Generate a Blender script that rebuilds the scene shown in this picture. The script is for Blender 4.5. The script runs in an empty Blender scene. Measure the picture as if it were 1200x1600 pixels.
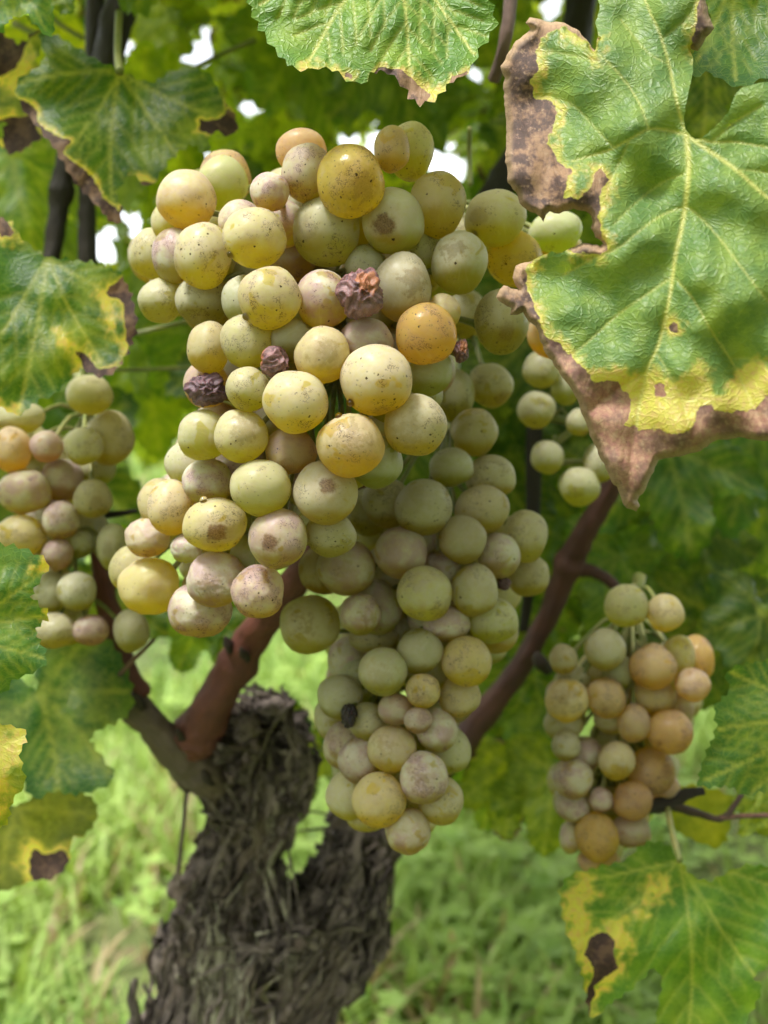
import bpy, bmesh, math, random
import numpy as np
from mathutils import Vector, Matrix, Euler, noise, geometry, bvhtree
random.seed(7); rng = np.random.default_rng(7)
S = bpy.context.scene
COL = S.collection
R = math.radians

# ------------------------------------------------------------------ camera, sky, sun, exposure
F = 1700.0                      # focal length in pixels of a 1200 x 1600 picture
PITCH = R(6)
CAM = np.array([0, 0, .50])
FWD = np.array([0, math.cos(PITCH), -math.sin(PITCH)])
UP = np.array([0, math.sin(PITCH), math.cos(PITCH)])
RIGHT = np.array([1., 0, 0])
cam = bpy.data.cameras.new('camera'); camo = bpy.data.objects.new('camera', cam); COL.objects.link(camo)
camo.location = CAM; camo.rotation_euler = (math.pi/2 - PITCH, 0, 0)
cam.sensor_fit = 'VERTICAL'; cam.sensor_height = 36; cam.sensor_width = 27; cam.lens = F/1600*36
cam.clip_start = .01; cam.clip_end = 500
cam.dof.use_dof = True; cam.dof.focus_distance = .262; cam.dof.aperture_fstop = 12.5
S.camera = camo
SUN_EL, SUN_AZ = R(66), R(232)      # azimuth measured clockwise from +Y: high, to the left and a little behind the camera
w = bpy.data.worlds.new('World'); S.world = w; w.use_nodes = True
nt = w.node_tree; bgn = nt.nodes['Background']
sky = nt.nodes.new('ShaderNodeTexSky'); sky.sky_type = 'NISHITA'; sky.sun_disc = False
sky.sun_elevation = SUN_EL; sky.sun_rotation = SUN_AZ; sky.dust_density = 4; sky.air_density = 1.0
hs = nt.nodes.new('ShaderNodeHueSaturation'); hs.inputs['Saturation'].default_value = .22
nt.links.new(sky.outputs[0], hs.inputs['Color'])
tcw = nt.nodes.new('ShaderNodeTexCoord'); sxyz = nt.nodes.new('ShaderNodeSeparateXYZ'); nt.links.new(tcw.outputs['Generated'], sxyz.inputs[0])
mr = nt.nodes.new('ShaderNodeMapRange'); mr.interpolation_type = 'SMOOTHSTEP'        # white haze all round the horizon
for i_, v_ in ((1, .06), (2, .50), (3, 4.0), (4, 1.0)): mr.inputs[i_].default_value = v_
nt.links.new(sxyz.outputs['Z'], mr.inputs[0])
vs = nt.nodes.new('ShaderNodeVectorMath'); vs.operation = 'SCALE'; nt.links.new(hs.outputs[0], vs.inputs[0]); nt.links.new(mr.outputs[0], vs.inputs['Scale']); nt.links.new(vs.outputs[0], bgn.inputs['Color'])
bgn.inputs['Strength'].default_value = .07
sl = bpy.data.lights.new('sun', 'SUN'); sl.energy = 1.5; sl.angle = R(12); sl.color = (1, .96, .9)
so = bpy.data.objects.new('sun', sl); COL.objects.link(so)
sd = Vector((math.sin(SUN_AZ)*math.cos(SUN_EL), math.cos(SUN_AZ)*math.cos(SUN_EL), math.sin(SUN_EL)))
so.rotation_euler = sd.to_track_quat('Z', 'Y').to_euler(); so.location = sd*5
S.view_settings.view_transform = 'Standard'; S.view_settings.look = 'None'
S.view_settings.gamma = 1; S.view_settings.exposure = 1.85; S.view_settings.use_curve_mapping = False
S.render.engine = 'CYCLES'
c = S.cycles; c.use_denoising = True
try: c.denoiser = 'OPENIMAGEDENOISE'
except Exception: pass
c.max_bounces = 8; c.diffuse_bounces = 4; c.glossy_bounces = 2; c.transmission_bounces = 6; c.transparent_max_bounces = 6
c.caustics_reflective = False; c.caustics_refractive = False; c.sample_clamp_indirect = 6

# ------------------------------------------------------------------ helpers
def P(px, py, d):
    """a photograph pixel at view depth d -> a point of the world (arrays allowed)"""
    px = np.asarray(px, float); py = np.asarray(py, float); d = np.asarray(d, float)
    return (CAM + d[..., None]*FWD + ((px-600)/F*d)[..., None]*RIGHT + ((800-py)/F*d)[..., None]*UP)
def proj(p):
    q = np.asarray(p, float)-CAM; d = q@FWD
    return 600+(q@RIGHT)/d*F, 800-(q@UP)/d*F, d
def link(name, me, parent=None, mat=None, loc=None):
    o = bpy.data.objects.new(name, me); COL.objects.link(o)
    if mat is not None and not me.materials: me.materials.append(mat)
    if loc is not None: o.location = loc
    if parent is not None: o.parent = parent
    return o
def root(name, label, cat, loc=(0, 0, 0), group=None):
    o = bpy.data.objects.new(name, None); COL.objects.link(o); o.location = loc; o.empty_display_size = .01
    o['label'] = label; o['category'] = cat
    if group: o['group'] = group
    bpy.context.view_layer.update()
    return o
def mesh(name, V, Fc, smooth=True):
    me = bpy.data.meshes.new(name); me.from_pydata([tuple(v) for v in V], [], [tuple(f) for f in Fc]); me.update()
    if smooth: me.polygons.foreach_set('use_smooth', [True]*len(me.polygons))
    return me
def attr(me, name, vals):
    a = me.attributes.new(name, 'FLOAT', 'POINT'); a.data.foreach_set('value', np.asarray(vals, np.float32))
def vattr(me, name, vals):
    a = me.attributes.new(name, 'FLOAT_VECTOR', 'POINT'); a.data.foreach_set('vector', np.asarray(vals, np.float32).ravel())
def catmull(pts, n=6, closed=False):
    pts = np.asarray(pts, float); N = len(pts); out = []
    rngi = range(N) if closed else range(N-1)
    for i in rngi:
        if closed: p0, p1, p2, p3 = pts[i-1], pts[i], pts[(i+1) % N], pts[(i+2) % N]
        else: p0, p1, p2, p3 = pts[max(i-1, 0)], pts[i], pts[i+1], pts[min(i+2, N-1)]
        for k in range(n):
            t = k/n
            out.append(.5*((2*p1)+(-p0+p2)*t+(2*p0-5*p1+4*p2-p3)*t*t+(-p0+3*p1-3*p2+p3)*t**3))
    if not closed: out.append(pts[-1])
    return np.array(out)
def inside(pts, poly):
    x, y = pts[:, 0], pts[:, 1]; c = np.zeros(len(pts), bool); n = len(poly)
    for i in range(n):
        x1, y1 = poly[i-1]; x2, y2 = poly[i]
        if y1 == y2: continue
        m = ((y1 > y) != (y2 > y)) & (x < (x2-x1)*(y-y1)/(y2-y1)+x1)
        c ^= m
    return c
def segdist(pts, a, b):
    a = np.asarray(a, float); b = np.asarray(b, float); ab = b-a; L = max(ab@ab, 1e-12)
    t = np.clip(((pts-a)@ab)/L, 0, 1)
    return np.linalg.norm(pts-(a+t[:, None]*ab), axis=1), t
def polydist(pts, poly, closed=True):
    d = np.full(len(pts), 1e9); n = len(poly)
    for i in range(0 if closed else 1, n):
        d = np.minimum(d, segdist(pts, poly[i-1], poly[i])[0])
    return d
def sdist(pts, poly):                       # positive inside
    d = polydist(pts, poly); return np.where(inside(pts, poly), d, -d)
def nz(pts, s, seed=0, oct=3):
    return np.array([noise.fractal(Vector((p[0]*s+seed*7.3, p[1]*s-seed*3.1, (p[2]*s if len(p) > 2 else 0)+seed)), .6, 2.1, oct) for p in pts])
def sst(x, a, b):
    t = np.clip((x-a)/(b-a), 0, 1); return t*t*(3-2*t)
def rot_to(n):
    return Vector(n).to_track_quat('Z', 'Y').to_matrix().to_4x4()

def tube(path, rad, seg=10, caps=True, wob=0., seed=0):
    """tapered tube along a world path"""
    path = np.asarray(path, float); rad = np.asarray(rad, float)
    V = []; Fc = []; n = len(path); u = None
    for i in range(n):
        t = path[min(i+1, n-1)]-path[max(i-1, 0)]; t = t/(np.linalg.norm(t)+1e-12)
        if u is None: u = np.cross(t, [0.3, 1, .2]); u /= np.linalg.norm(u)
        u = u-t*(u@t); u /= np.linalg.norm(u); v = np.cross(t, u)
        for k in range(seg):
            a = 2*math.pi*k/seg
            r = rad[i]*(1+wob*noise.noise(Vector((math.cos(a)*1.5+seed, math.sin(a)*1.5, i*.35))))
            V.append(path[i]+r*(math.cos(a)*u+math.sin(a)*v))
    for i in range(n-1):
        for k in range(seg):
            Fc.append((i*seg+k, i*seg+(k+1) % seg, (i+1)*seg+(k+1) % seg, (i+1)*seg+k))
    if caps:
        Fc.append(tuple(range(seg))[::-1]); Fc.append(tuple((n-1)*seg+k for k in range(seg)))
    return V, Fc
def join(parts):
    V = []; Fc = []
    for v, f in parts:
        o = len(V); V += list(v); Fc += [tuple(i+o for i in q) for q in f]
    return V, Fc
def pxpath(pts, n=6, wob=0.):
    """[(px,py,depth,radius px)] -> smooth world path and radii in metres"""
    c = catmull(pts, n); p = P(c[:, 0], c[:, 1], c[:, 2]); r = c[:, 3]*c[:, 2]/F
    return p, r

# ------------------------------------------------------------------ materials
class NT:
    def __init__(s, name):
        s.m = bpy.data.materials.new(name); s.m.use_nodes = True; s.t = s.m.node_tree; s.t.nodes.clear()
        s.out = s.t.nodes.new('ShaderNodeOutputMaterial')
    def n(s, typ, props={}, **ins):
        nd = s.t.nodes.new(typ)
        for k, v in props.items(): setattr(nd, k, v)
        for k, v in ins.items():
            s.set(nd, k.replace('_', ' ') if k.replace('_', ' ') in nd.inputs else k, v)
        return nd
    def set(s, nd, key, v):
        i = nd.inputs[key] if not isinstance(key, int) else nd.inputs[key]
        if isinstance(v, bpy.types.NodeSocket): s.t.links.new(v, i)
        elif isinstance(v, bpy.types.Node): s.t.links.new(v.outputs[0], i)
        else:
            if hasattr(i.default_value, '__len__') and len(i.default_value) == 4 and len(v) == 3: v = (*v, 1)
            i.default_value = v
    def math(s, op, a, b=None, c=None, clamp=False):
        nd = s.t.nodes.new('ShaderNodeMath'); nd.operation = op; nd.use_clamp = clamp
        s.set(nd, 0, a)
        if b is not None: s.set(nd, 1, b)
        if c is not None: s.set(nd, 2, c)
        return nd.outputs[0]
    def vmath(s, op, a, b=None):
        nd = s.t.nodes.new('ShaderNodeVectorMath'); nd.operation = op; s.set(nd, 0, a)
        if b is not None: s.set(nd, 1, b)
        return nd.outputs['Value'] if op in ('DISTANCE', 'LENGTH', 'DOT_PRODUCT') else nd.outputs[0]
    def mix(s, f, a, b, mode='MIX'):
        nd = s.t.nodes.new('ShaderNodeMix'); nd.data_type = 'RGBA'; nd.blend_type = mode
        s.set(nd, 0, f); s.set(nd, 6, a); s.set(nd, 7, b); return nd.outputs[2]
    def ramp(s, v, a, b, lo=0., hi=1.):
        nd = s.t.nodes.new('ShaderNodeMapRange'); nd.interpolation_type = 'SMOOTHSTEP'
        s.set(nd, 0, v); s.set(nd, 1, a); s.set(nd, 2, b); s.set(nd, 3, lo); s.set(nd, 4, hi); return nd.outputs[0]
    def noise(s, vec, scale, detail=3, rough=.55, dist=0.):
        nd = s.n('ShaderNodeTexNoise', Scale=scale, Detail=detail, Roughness=rough, Distortion=dist)
        if vec is not None: s.set(nd, 'Vector', vec)
        return nd
    def voro(s, vec, scale, feature='F1', rand=1.):
        nd = s.n('ShaderNodeTexVoronoi', dict(feature=feature), Scale=scale, Randomness=rand)
        s.set(nd, 'Vector', vec); return nd
    def att(s, name, typ='GEOMETRY'):
        nd = s.t.nodes.new('ShaderNodeAttribute'); nd.attribute_name = name; nd.attribute_type = typ; return nd
    def bump(s, h, strength, dist, normal=None):
        nd = s.n('ShaderNodeBump', Strength=strength, Distance=dist); s.set(nd, 'Height', h)
        if normal is not None: s.set(nd, 'Normal', normal)
        return nd.outputs[0]

def mat_grape():
    t = NT('grape_skin')
    co = t.n('ShaderNodeTexCoord').outputs['Object']
    info = t.n('ShaderNodeObjectInfo'); rnd = info.outputs['Random']
    off = t.n('ShaderNodeCombineXYZ', X=t.math('MULTIPLY', rnd, 91.), Y=t.math('MULTIPLY', rnd, 47.), Z=t.math('MULTIPLY', rnd, 13.)).outputs[0]
    v = t.vmath('ADD', co, off)
    tint = t.att('tint', 'OBJECT').outputs['Color']
    blo = t.att('bloom', 'OBJECT').outputs['Fac']
    sta = t.att('stain', 'OBJECT').outputs['Fac']
    pink = t.att('pink', 'OBJECT').outputs['Fac']
    scar = t.att('scar', 'OBJECT').outputs['Vector']
    n1 = t.noise(v, 1.3, 4, .6).outputs[0]
    n2 = t.noise(v, 5., 5, .65).outputs[0]
    n3 = t.noise(v, 22., 3, .6).outputs[0]
    # skin: tint with a mottled amber / pink blush
    base = t.mix(t.ramp(n2, .4, .7, 0, .35), tint, t.mix(1, tint, (1.0, .88, .6, 1), 'MULTIPLY'))
    base = t.mix(t.math('MULTIPLY', t.ramp(n1, .42, .66), pink), base, (.46, .31, .26, 1))
    # meridian streaks under the skin
    sep = t.n('ShaderNodeSeparateXYZ', Vector=co)
    ang = t.math('ARCTAN2', sep.outputs[0], sep.outputs[1])
    st = t.noise(t.n('ShaderNodeCombineXYZ', X=t.math('MULTIPLY', ang, 5.), Y=t.math('MULTIPLY', sep.outputs[2], 1.2), Z=t.math('MULTIPLY', rnd, 30.)).outputs[0], 1.6, 3).outputs[0]
    base = t.mix(t.ramp(st, .5, .75, 0, .22), base, (.66, .62, .34, 1))
    # waxy bloom, rubbed off in patches with fairly sharp edges
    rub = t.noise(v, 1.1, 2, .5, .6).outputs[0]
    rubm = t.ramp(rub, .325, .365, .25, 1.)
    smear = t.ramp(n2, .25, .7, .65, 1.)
    down = t.att('down', 'OBJECT').outputs['Vector']       # transmitted light painted in: wax thinned round each berry's low point so yellow shows
    lowglow = t.math('ADD', t.vmath('DOT_PRODUCT', co, down), t.math('MULTIPLY', t.math('SUBTRACT', n1, .5), .5))
    bm = t.math('MULTIPLY', t.math('MULTIPLY', blo, rubm), t.math('MULTIPLY', smear, t.ramp(lowglow, .66, .22, .0, 1.)))
    bcol = t.mix(t.math('MULTIPLY', pink, t.ramp(n1, .38, .58, .1, 1.)), (.68, .67, .56, 1), (.55, .42, .43, 1))
    # brown stain patch round the scar, with a spotted border
    dsc = t.vmath('DISTANCE', co, scar)
    soft = t.att('soft', 'OBJECT').outputs['Fac']; pv = t.att('pore', 'OBJECT').outputs['Vector']; psz = t.att('psize', 'OBJECT').outputs['Fac']
    dn = t.math('ADD', dsc, t.math('ADD', t.math('MULTIPLY', t.math('SUBTRACT', n2, .5), t.math('MULTIPLY_ADD', soft, 1.6, .35)), t.math('MULTIPLY', t.math('SUBTRACT', n1, .5), t.math('MULTIPLY_ADD', soft, 1.8, .8))))
    patch = t.math('MULTIPLY', t.ramp(dn, .42, .22), t.math('MULTIPLY', sta, t.math('SUBTRACT', 1., t.math('MULTIPLY', soft, .8))))
    amber = t.math('MULTIPLY', t.ramp(dn, .85, .45), t.math('MULTIPLY', sta, t.math('SUBTRACT', .75, t.math('MULTIPLY', soft, .4))))
    base = t.mix(amber, base, (.46, .33, .06, 1))
    base = t.mix(t.math('MULTIPLY', patch, .85), base, t.mix(t.ramp(n3, .35, .65), (.15, .075, .045, 1), (.34, .19, .12, 1)))
    # fine specks, lenticels and scratches
    sp = t.voro(v, 3.6); spd = t.math('ADD', sp.outputs['Distance'], t.math('MULTIPLY', n3, .30))
    spm = t.ramp(spd, .31, .24); spsel = t.ramp(t.n('ShaderNodeSeparateColor', Color=sp.outputs['Color']).outputs[0], .62, .68)
    sp2 = t.voro(v, 9.); spm2 = t.math('MULTIPLY', t.ramp(sp2.outputs['Distance'], .30, .18), t.ramp(t.n('ShaderNodeSeparateColor', Color=sp2.outputs['Color']).outputs[0], .72, .78))
    scr = t.noise(v, 3.2, 6, .7, 1.6).outputs[0]
    line = t.math('ABSOLUTE', t.math('SUBTRACT', scr, .5))
    lm = t.math('MULTIPLY', t.ramp(line, .020, .006), t.ramp(n1, .53, .58))
    lm = t.math('MULTIPLY', lm, t.ramp(n3, .38, .50))
    marks = t.math('MAXIMUM', t.math('MULTIPLY', spm, spsel), t.math('MAXIMUM', t.math('MULTIPLY', spm2, .4), lm))
    pore = t.ramp(t.math('DIVIDE', t.math('ADD', t.vmath('DISTANCE', co, pv), t.math('MULTIPLY', t.math('SUBTRACT', n3, .5), .12)), psz), .11, .06)
    marks = t.math('MAXIMUM', marks, pore)
    rs = t.math('FRACT', t.math('MULTIPLY', rnd, 7.13)); pat = t.math('ADD', t.noise(v, .9, 2).outputs[0], t.math('MULTIPLY', t.math('SUBTRACT', rs, .5), .35))
    marks = t.math('MULTIPLY', marks, t.ramp(pat, .42, .55, .06, 1.)); marks = t.math('MAXIMUM', marks, pore)
    base = t.mix(t.math('MULTIPLY', marks, .85), base, (.07, .04, .02, 1))
    bm2 = t.math('MULTIPLY', bm, t.math('SUBTRACT', 1, t.math('MAXIMUM', marks, t.math('MULTIPLY', patch, .8))), clamp=True)
    bump = t.bump(t.math('ADD', n2, t.math('MULTIPLY', marks, -.6)), .25, .0004)
    p = t.n('ShaderNodeBsdfPrincipled')
    for k, val in (('Base Color', base), ('Roughness', t.ramp(t.att('wet', 'OBJECT').outputs['Fac'], 0, 1, .28, .12)), ('IOR', 1.40), ('Specular IOR Level', .5), ('Subsurface Weight', 1.), ('Subsurface Scale', .0055), ('Normal', bump)):
        t.set(p, k, val)
    t.set(p, 'Subsurface Radius', (1.0, .75, .16))
    df = t.n('ShaderNodeBsdfPrincipled')
    for k, val in (('Base Color', bcol), ('Roughness', .55), ('Specular IOR Level', .25), ('Normal', bump)): t.set(df, k, val)
    tl = t.n('ShaderNodeBsdfTranslucent'); t.set(tl, 'Color', t.mix(t.math('MULTIPLY', marks, .8), t.mix(1, base, (1.95, 1.85, .40, 1), 'MULTIPLY'), (.05, .03, .02, 1))); t.set(tl, 'Normal', bump)
    m0 = t.n('ShaderNodeMixShader'); t.set(m0, 0, .50); t.set(m0, 1, p); t.set(m0, 2, tl)
    rf = t.n('ShaderNodeBsdfRefraction'); t.set(rf, 'Color', t.mix(t.math('MAXIMUM', marks, patch), t.mix(1, base, (1.55, 1.62, 2.2, 1), 'MULTIPLY'), (.12, .06, .03, 1))); t.set(rf, 'Roughness', .22); t.set(rf, 'IOR', 1.30); t.set(rf, 'Normal', bump)
    m1 = t.n('ShaderNodeMixShader'); t.set(m1, 0, .20); t.set(m1, 1, m0); t.set(m1, 2, rf); m0 = m1
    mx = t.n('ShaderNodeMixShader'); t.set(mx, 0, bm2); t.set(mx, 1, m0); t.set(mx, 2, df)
    t.set(t.out, 'Surface', mx); return t.m

def mat_raisin():
    t = NT('raisin_skin'); co = t.n('ShaderNodeTexCoord').outputs['Object']
    rnd = t.n('ShaderNodeObjectInfo').outputs['Random']
    v = t.vmath('ADD', co, t.n('ShaderNodeCombineXYZ', X=t.math('MULTIPLY', rnd, 91.), Y=rnd, Z=rnd).outputs[0])
    tint = t.att('tint', 'OBJECT').outputs['Color']
    n1 = t.noise(v, 2.2, 5, .65).outputs[0]; n2 = t.noise(v, 8., 5, .6, 1.).outputs[0]
    scar = t.att('scar', 'OBJECT').outputs['Vector']
    ds = t.math('ADD', t.vmath('DISTANCE', co, scar), t.math('MULTIPLY', t.math('SUBTRACT', n1, .5), .9))
    base = t.mix(t.ramp(n1, .35, .65), tint, t.mix(1, tint, (.35, .28, .35, 1), 'MULTIPLY'))
    base = t.mix(t.ramp(n2, .55, .75, 0, .45), base, (.50, .36, .40, 1))
    base = t.mix(t.math('MULTIPLY', t.ramp(ds, .62, .5), t.att('stain', 'OBJECT').outputs['Fac']), base, t.mix(n2, (.10, .025, .008, 1), (.50, .20, .09, 1)))
    p = t.n('ShaderNodeBsdfPrincipled')
    for k, val in (('Base Color', base), ('Roughness', .42), ('Subsurface Weight', .25), ('Subsurface Scale', .002), ('Normal', t.bump(n2, .5, .0006))): t.set(p, k, val)
    t.set(t.out, 'Surface', p); return t.m

def mat_leaf():
    t = NT('vine_leaf')
    uv = t.n('ShaderNodeUVMap', dict(uv_map='UV')).outputs[0]
    rnd = t.n('ShaderNodeObjectInfo').outputs['Random']
    v = t.vmath('ADD', uv, t.n('ShaderNodeCombineXYZ', X=t.math('MULTIPLY', rnd, 37.), Y=t.math('MULTIPLY', rnd, 19.), Z=0.).outputs[0])
    tint = t.att('tint', 'OBJECT').outputs['Color']
    vein = t.att('vein').outputs['Fac']; br = t.att('brown').outputs['Fac']; ye = t.att('yellow').outputs['Fac']
    n0 = t.noise(v, .55, 3, .55).outputs[0]; n1 = t.noise(v, 2.2, 5, .6).outputs[0]; n2 = t.noise(v, 9., 5, .65).outputs[0]; n3 = t.noise(v, 40., 3).outputs[0]
    dv = t.n('ShaderNodeTexNoise', Scale=2.4, Detail=1.); t.set(dv, 'Vector', v)
    vd = t.vmath('ADD', v, t.vmath('MULTIPLY', t.vmath('SUBTRACT', dv.outputs['Color'], (.5, .5, .5)), (.30, .30, 0)))
    vd = t.vmath('MULTIPLY', vd, (.82, 1.25, 1)); net = t.voro(vd, 9.6, 'DISTANCE_TO_EDGE').outputs['Distance']
    net2 = t.voro(vd, 24., 'DISTANCE_TO_EDGE').outputs['Distance']
    g = t.mix(t.ramp(n1, .35, .7), t.mix(1, tint, (.62, .74, .75, 1), 'MULTIPLY'), t.mix(1, tint, (1.25, 1.15, .85, 1), 'MULTIPLY'))
    g = t.mix(t.ramp(n0, .52, .72, 0, .40), g, (.26, .33, .045, 1))
    g = t.mix(t.ramp(net, .05, .0, 0, .28), g, (.24, .33, .09, 1))
    g = t.mix(t.ramp(net2, .05, .0, 0, .12), g, (.24, .30, .08, 1))
    spk = t.voro(v, 7.5); spk_m = t.math('MULTIPLY', t.ramp(spk.outputs['Distance'], .10, .05), t.ramp(t.n('ShaderNodeSeparateColor', Color=spk.outputs['Color']).outputs[0], .8, .84))
    g = t.mix(t.math('MULTIPLY', spk_m, .7), g, (.36, .30, .20, 1))
    g = t.mix(t.ramp(n3, .68, .78, 0, .35), g, (.42, .46, .36, 1))
    yy = t.ramp(t.math('ADD', ye, t.math('MULTIPLY', t.math('SUBTRACT', t.math('ADD', t.math('MULTIPLY', n2, .5), t.math('MULTIPLY', n1, .5)), .5), 1.1)), .36, .85)
    g = t.mix(yy, g, t.mix(t.ramp(n2, .4, .7), (.47, .45, .09, 1), (.47, .35, .14, 1)))
    g = t.mix(t.math('MULTIPLY', vein, t.ramp(t.att('relief', 'OBJECT').outputs['Fac'], .3, 1., .22, .85)), g, (.50, .50, .17, 1))
    bb = t.ramp(t.math('ADD', br, t.math('MULTIPLY', t.math('SUBTRACT', n2, .5), .35)), .44, .58)
    bc = t.mix(t.ramp(n1, .38, .6), (.27, .165, .095, 1), (.15, .078, .062, 1))
    bc = t.mix(t.math('MULTIPLY', t.ramp(n1, .43, .53, 0, .92), t.ramp(n2, .30, .52)), bc, (.055, .035, .03, 1))
    tanm = t.att('tan').outputs['Fac']; bc = t.mix(t.math('MULTIPLY', tanm, t.ramp(n1, .62, .45, .35, .9)), bc, t.mix(t.ramp(n2, .35, .65), (.40, .25, .15, 1), (.30, .14, .11, 1)))
    bc = t.mix(t.att('rim').outputs['Fac'], bc, (.42, .29, .18, 1))
    bc = t.mix(t.ramp(n2, .46, .30, 0, .6), bc, (.34, .25, .16, 1))
    dk = t.att('dark', 'OBJECT').outputs['Fac']
    bc = t.mix(dk, bc, (.035, .02, .016, 1))
    bc = t.mix(t.ramp(net, .045, .0, 0, .5), bc, (.13, .07, .045, 1))
    colr = t.mix(bb, g, bc)
    h = t.math('ADD', t.ramp(net, -.06, .17), t.math('ADD', t.math('MULTIPLY', t.ramp(net2, -.03, .12), .16), t.math('MULTIPLY', n2, .35)))
    fold = t.noise(t.vmath('MULTIPLY', v, (2.2, .8, 1)), 2.6, 4, .6, 1.2).outputs[0]
    hb = t.math('ADD', t.math('MULTIPLY', fold, 2.2), t.math('MULTIPLY', n2, .5))
    h = t.math('ADD', t.math('MULTIPLY', h, t.math('SUBTRACT', 1., bb)), t.math('MULTIPLY', hb, bb))
    us = t.att('relief', 'OBJECT').outputs['Fac']
    b = t.n('ShaderNodeBump', Strength=t.math('MULTIPLY', us, .38), Distance=.0007); t.set(b, 'Height', h)
    p = t.n('ShaderNodeBsdfPrincipled')
    for k, val in (('Base Color', colr), ('Roughness', t.ramp(bb, 0, 1, .42, .7)), ('Specular IOR Level', .33), ('Normal', b.outputs[0])): t.set(p, k, val)
    tr = t.n('ShaderNodeBsdfTranslucent'); t.set(tr, 'Color', t.mix(bb, t.mix(1, colr, (3.7, 3.0, .5, 1), 'MULTIPLY'), t.mix(1, colr, (1., .7, .5, 1), 'MULTIPLY'))); t.set(tr, 'Normal', b.outputs[0])
    mx = t.n('ShaderNodeMixShader'); t.set(mx, 0, t.math('SUBTRACT', t.ramp(us, .5, 1., .52, .22), t.math('MULTIPLY', bb, .18))); t.set(mx, 1, p); t.set(mx, 2, tr)
    t.set(t.out, 'Surface', mx); return t.m

def mat_simple(name, c1, c2, scale=20., stretch=(1, 1, 1), rough=.7, bump=.5, bdist=.002, coord='Object', c3=None, trans=0.):
    t = NT(name); co = t.n('ShaderNodeTexCoord').outputs[coord]
    v = t.vmath('MULTIPLY', co, stretch)
    n1 = t.noise(v, scale, 6, .65, .4).outputs[0]; n2 = t.noise(v, scale*4, 4, .6).outputs[0]
    base = t.mix(t.ramp(n1, .35, .65), c1, c2)
    if c3: base = t.mix(t.ramp(n2, .58, .72, 0, .8), base, c3)
    p = t.n('ShaderNodeBsdfPrincipled')
    for k, val in (('Base Color', base), ('Roughness', rough), ('Normal', t.bump(t.math('ADD', n1, t.math('MULTIPLY', n2, .4)), bump, bdist))): t.set(p, k, val)
    if trans:
        tr = t.n('ShaderNodeBsdfTranslucent'); t.set(tr, 'Color', base); mx = t.n('ShaderNodeMixShader')
        t.set(mx, 0, trans); t.set(mx, 1, p); t.set(mx, 2, tr); t.set(t.out, 'Surface', mx)
    else: t.set(t.out, 'Surface', p)
    return t.m

def mat_cane():
    t = NT('cane_bark'); uv = t.n('ShaderNodeTexCoord').outputs['Object']
    tint = t.att('tint', 'OBJECT').outputs['Color']
    n1 = t.noise(uv, 60., 5, .6).outputs[0]
    fib = t.att('fib').outputs['Vector']; n2 = t.noise(fib, 5.5, 5, .65).outputs[0]
    n3 = t.noise(uv, 260., 4, .6).outputs[0]
    base = t.mix(t.ramp(n1, .35, .7), tint, t.mix(1, tint, (.62, .62, .7, 1), 'MULTIPLY'))
    base = t.mix(t.ramp(n2, .5, .75, 0, .5), base, t.mix(1, tint, (1.7, 1.5, 1.3, 1), 'MULTIPLY'))
    base = t.mix(t.ramp(n3, .62, .75, 0, .6), base, (.03, .02, .018, 1))
    p = t.n('ShaderNodeBsdfPrincipled')
    for k, val in (('Base Color', base), ('Roughness', .6), ('Normal', t.bump(t.math('ADD', t.math('MULTIPLY', n2, 1.6), n3), .8, .0008))): t.set(p, k, val)
    t.set(t.out, 'Surface', p); return t.m

def mat_bark():
    t = NT('old_bark'); co = t.n('ShaderNodeTexCoord').outputs['Object']
    pale = t.att('pale').outputs['Fac']; flow = t.att('flow').outputs['Fac']
    fib = t.att('fib').outputs['Vector']; n0 = t.noise(co, 25., 4, .6).outputs[0]; n1 = t.noise(fib, 190., 6, .65, .3).outputs[0]; n2 = t.noise(fib, 700., 4, .6).outputs[0]
    base = t.mix(t.ramp(n1, .36, .66), (.029, .022, .021, 1), (.26, .21, .19, 1))
    base = t.mix(t.ramp(n0, .52, .66, 0, .6), base, (.17, .125, .10, 1))
    base = t.mix(t.ramp(n2, .6, .75, 0, .6), base, (.24, .21, .18, 1))
    pm = t.ramp(t.math('ADD', pale, t.math('MULTIPLY', t.math('SUBTRACT', n1, .5), 1.6)), .45, .62)
    base = t.mix(pm, base, t.mix(t.ramp(n2, .4, .6), (.42, .39, .31, 1), (.18, .155, .12, 1)))
    moss = t.math('MULTIPLY', t.ramp(n0, .6, .68), t.ramp(pale, .2, .5, 0, .7))
    base = t.mix(moss, base, (.10, .11, .02, 1))
    p = t.n('ShaderNodeBsdfPrincipled')
    for k, val in (('Base Color', base), ('Roughness', .85), ('Specular IOR Level', .25), ('Normal', t.bump(t.math('ADD', n1, t.math('MULTIPLY', n2, .5)), .9, .002))): t.set(p, k, val)
    t.set(t.out, 'Surface', p); return t.m

def mat_grass():
    t = NT('grass_blades'); tip = t.att('tip').outputs['Fac']; hue = t.att('hue').outputs['Fac']
    a = t.mix(t.ramp(hue, .1, .8), (.09, .25, .03, 1), (.40, .56, .15, 1))
    a = t.mix(t.math('MULTIPLY', tip, .4), a, (.30, .38, .12, 1))
    a = t.mix(t.ramp(hue, .93, .95), a, (.42, .33, .19, 1))
    p = t.n('ShaderNodeBsdfPrincipled')
    for k, val in (('Base Color', a), ('Roughness', .5), ('Specular IOR Level', .4)): t.set(p, k, val)
    tr = t.n('ShaderNodeBsdfTranslucent'); t.set(tr, 'Color', t.mix(1, a, (1.5, 1.4, .8, 1), 'MULTIPLY')); mx = t.n('ShaderNodeMixShader')
    t.set(mx, 0, .35); t.set(mx, 1, p); t.set(mx, 2, tr); t.set(t.out, 'Surface', mx); return t.m

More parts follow.
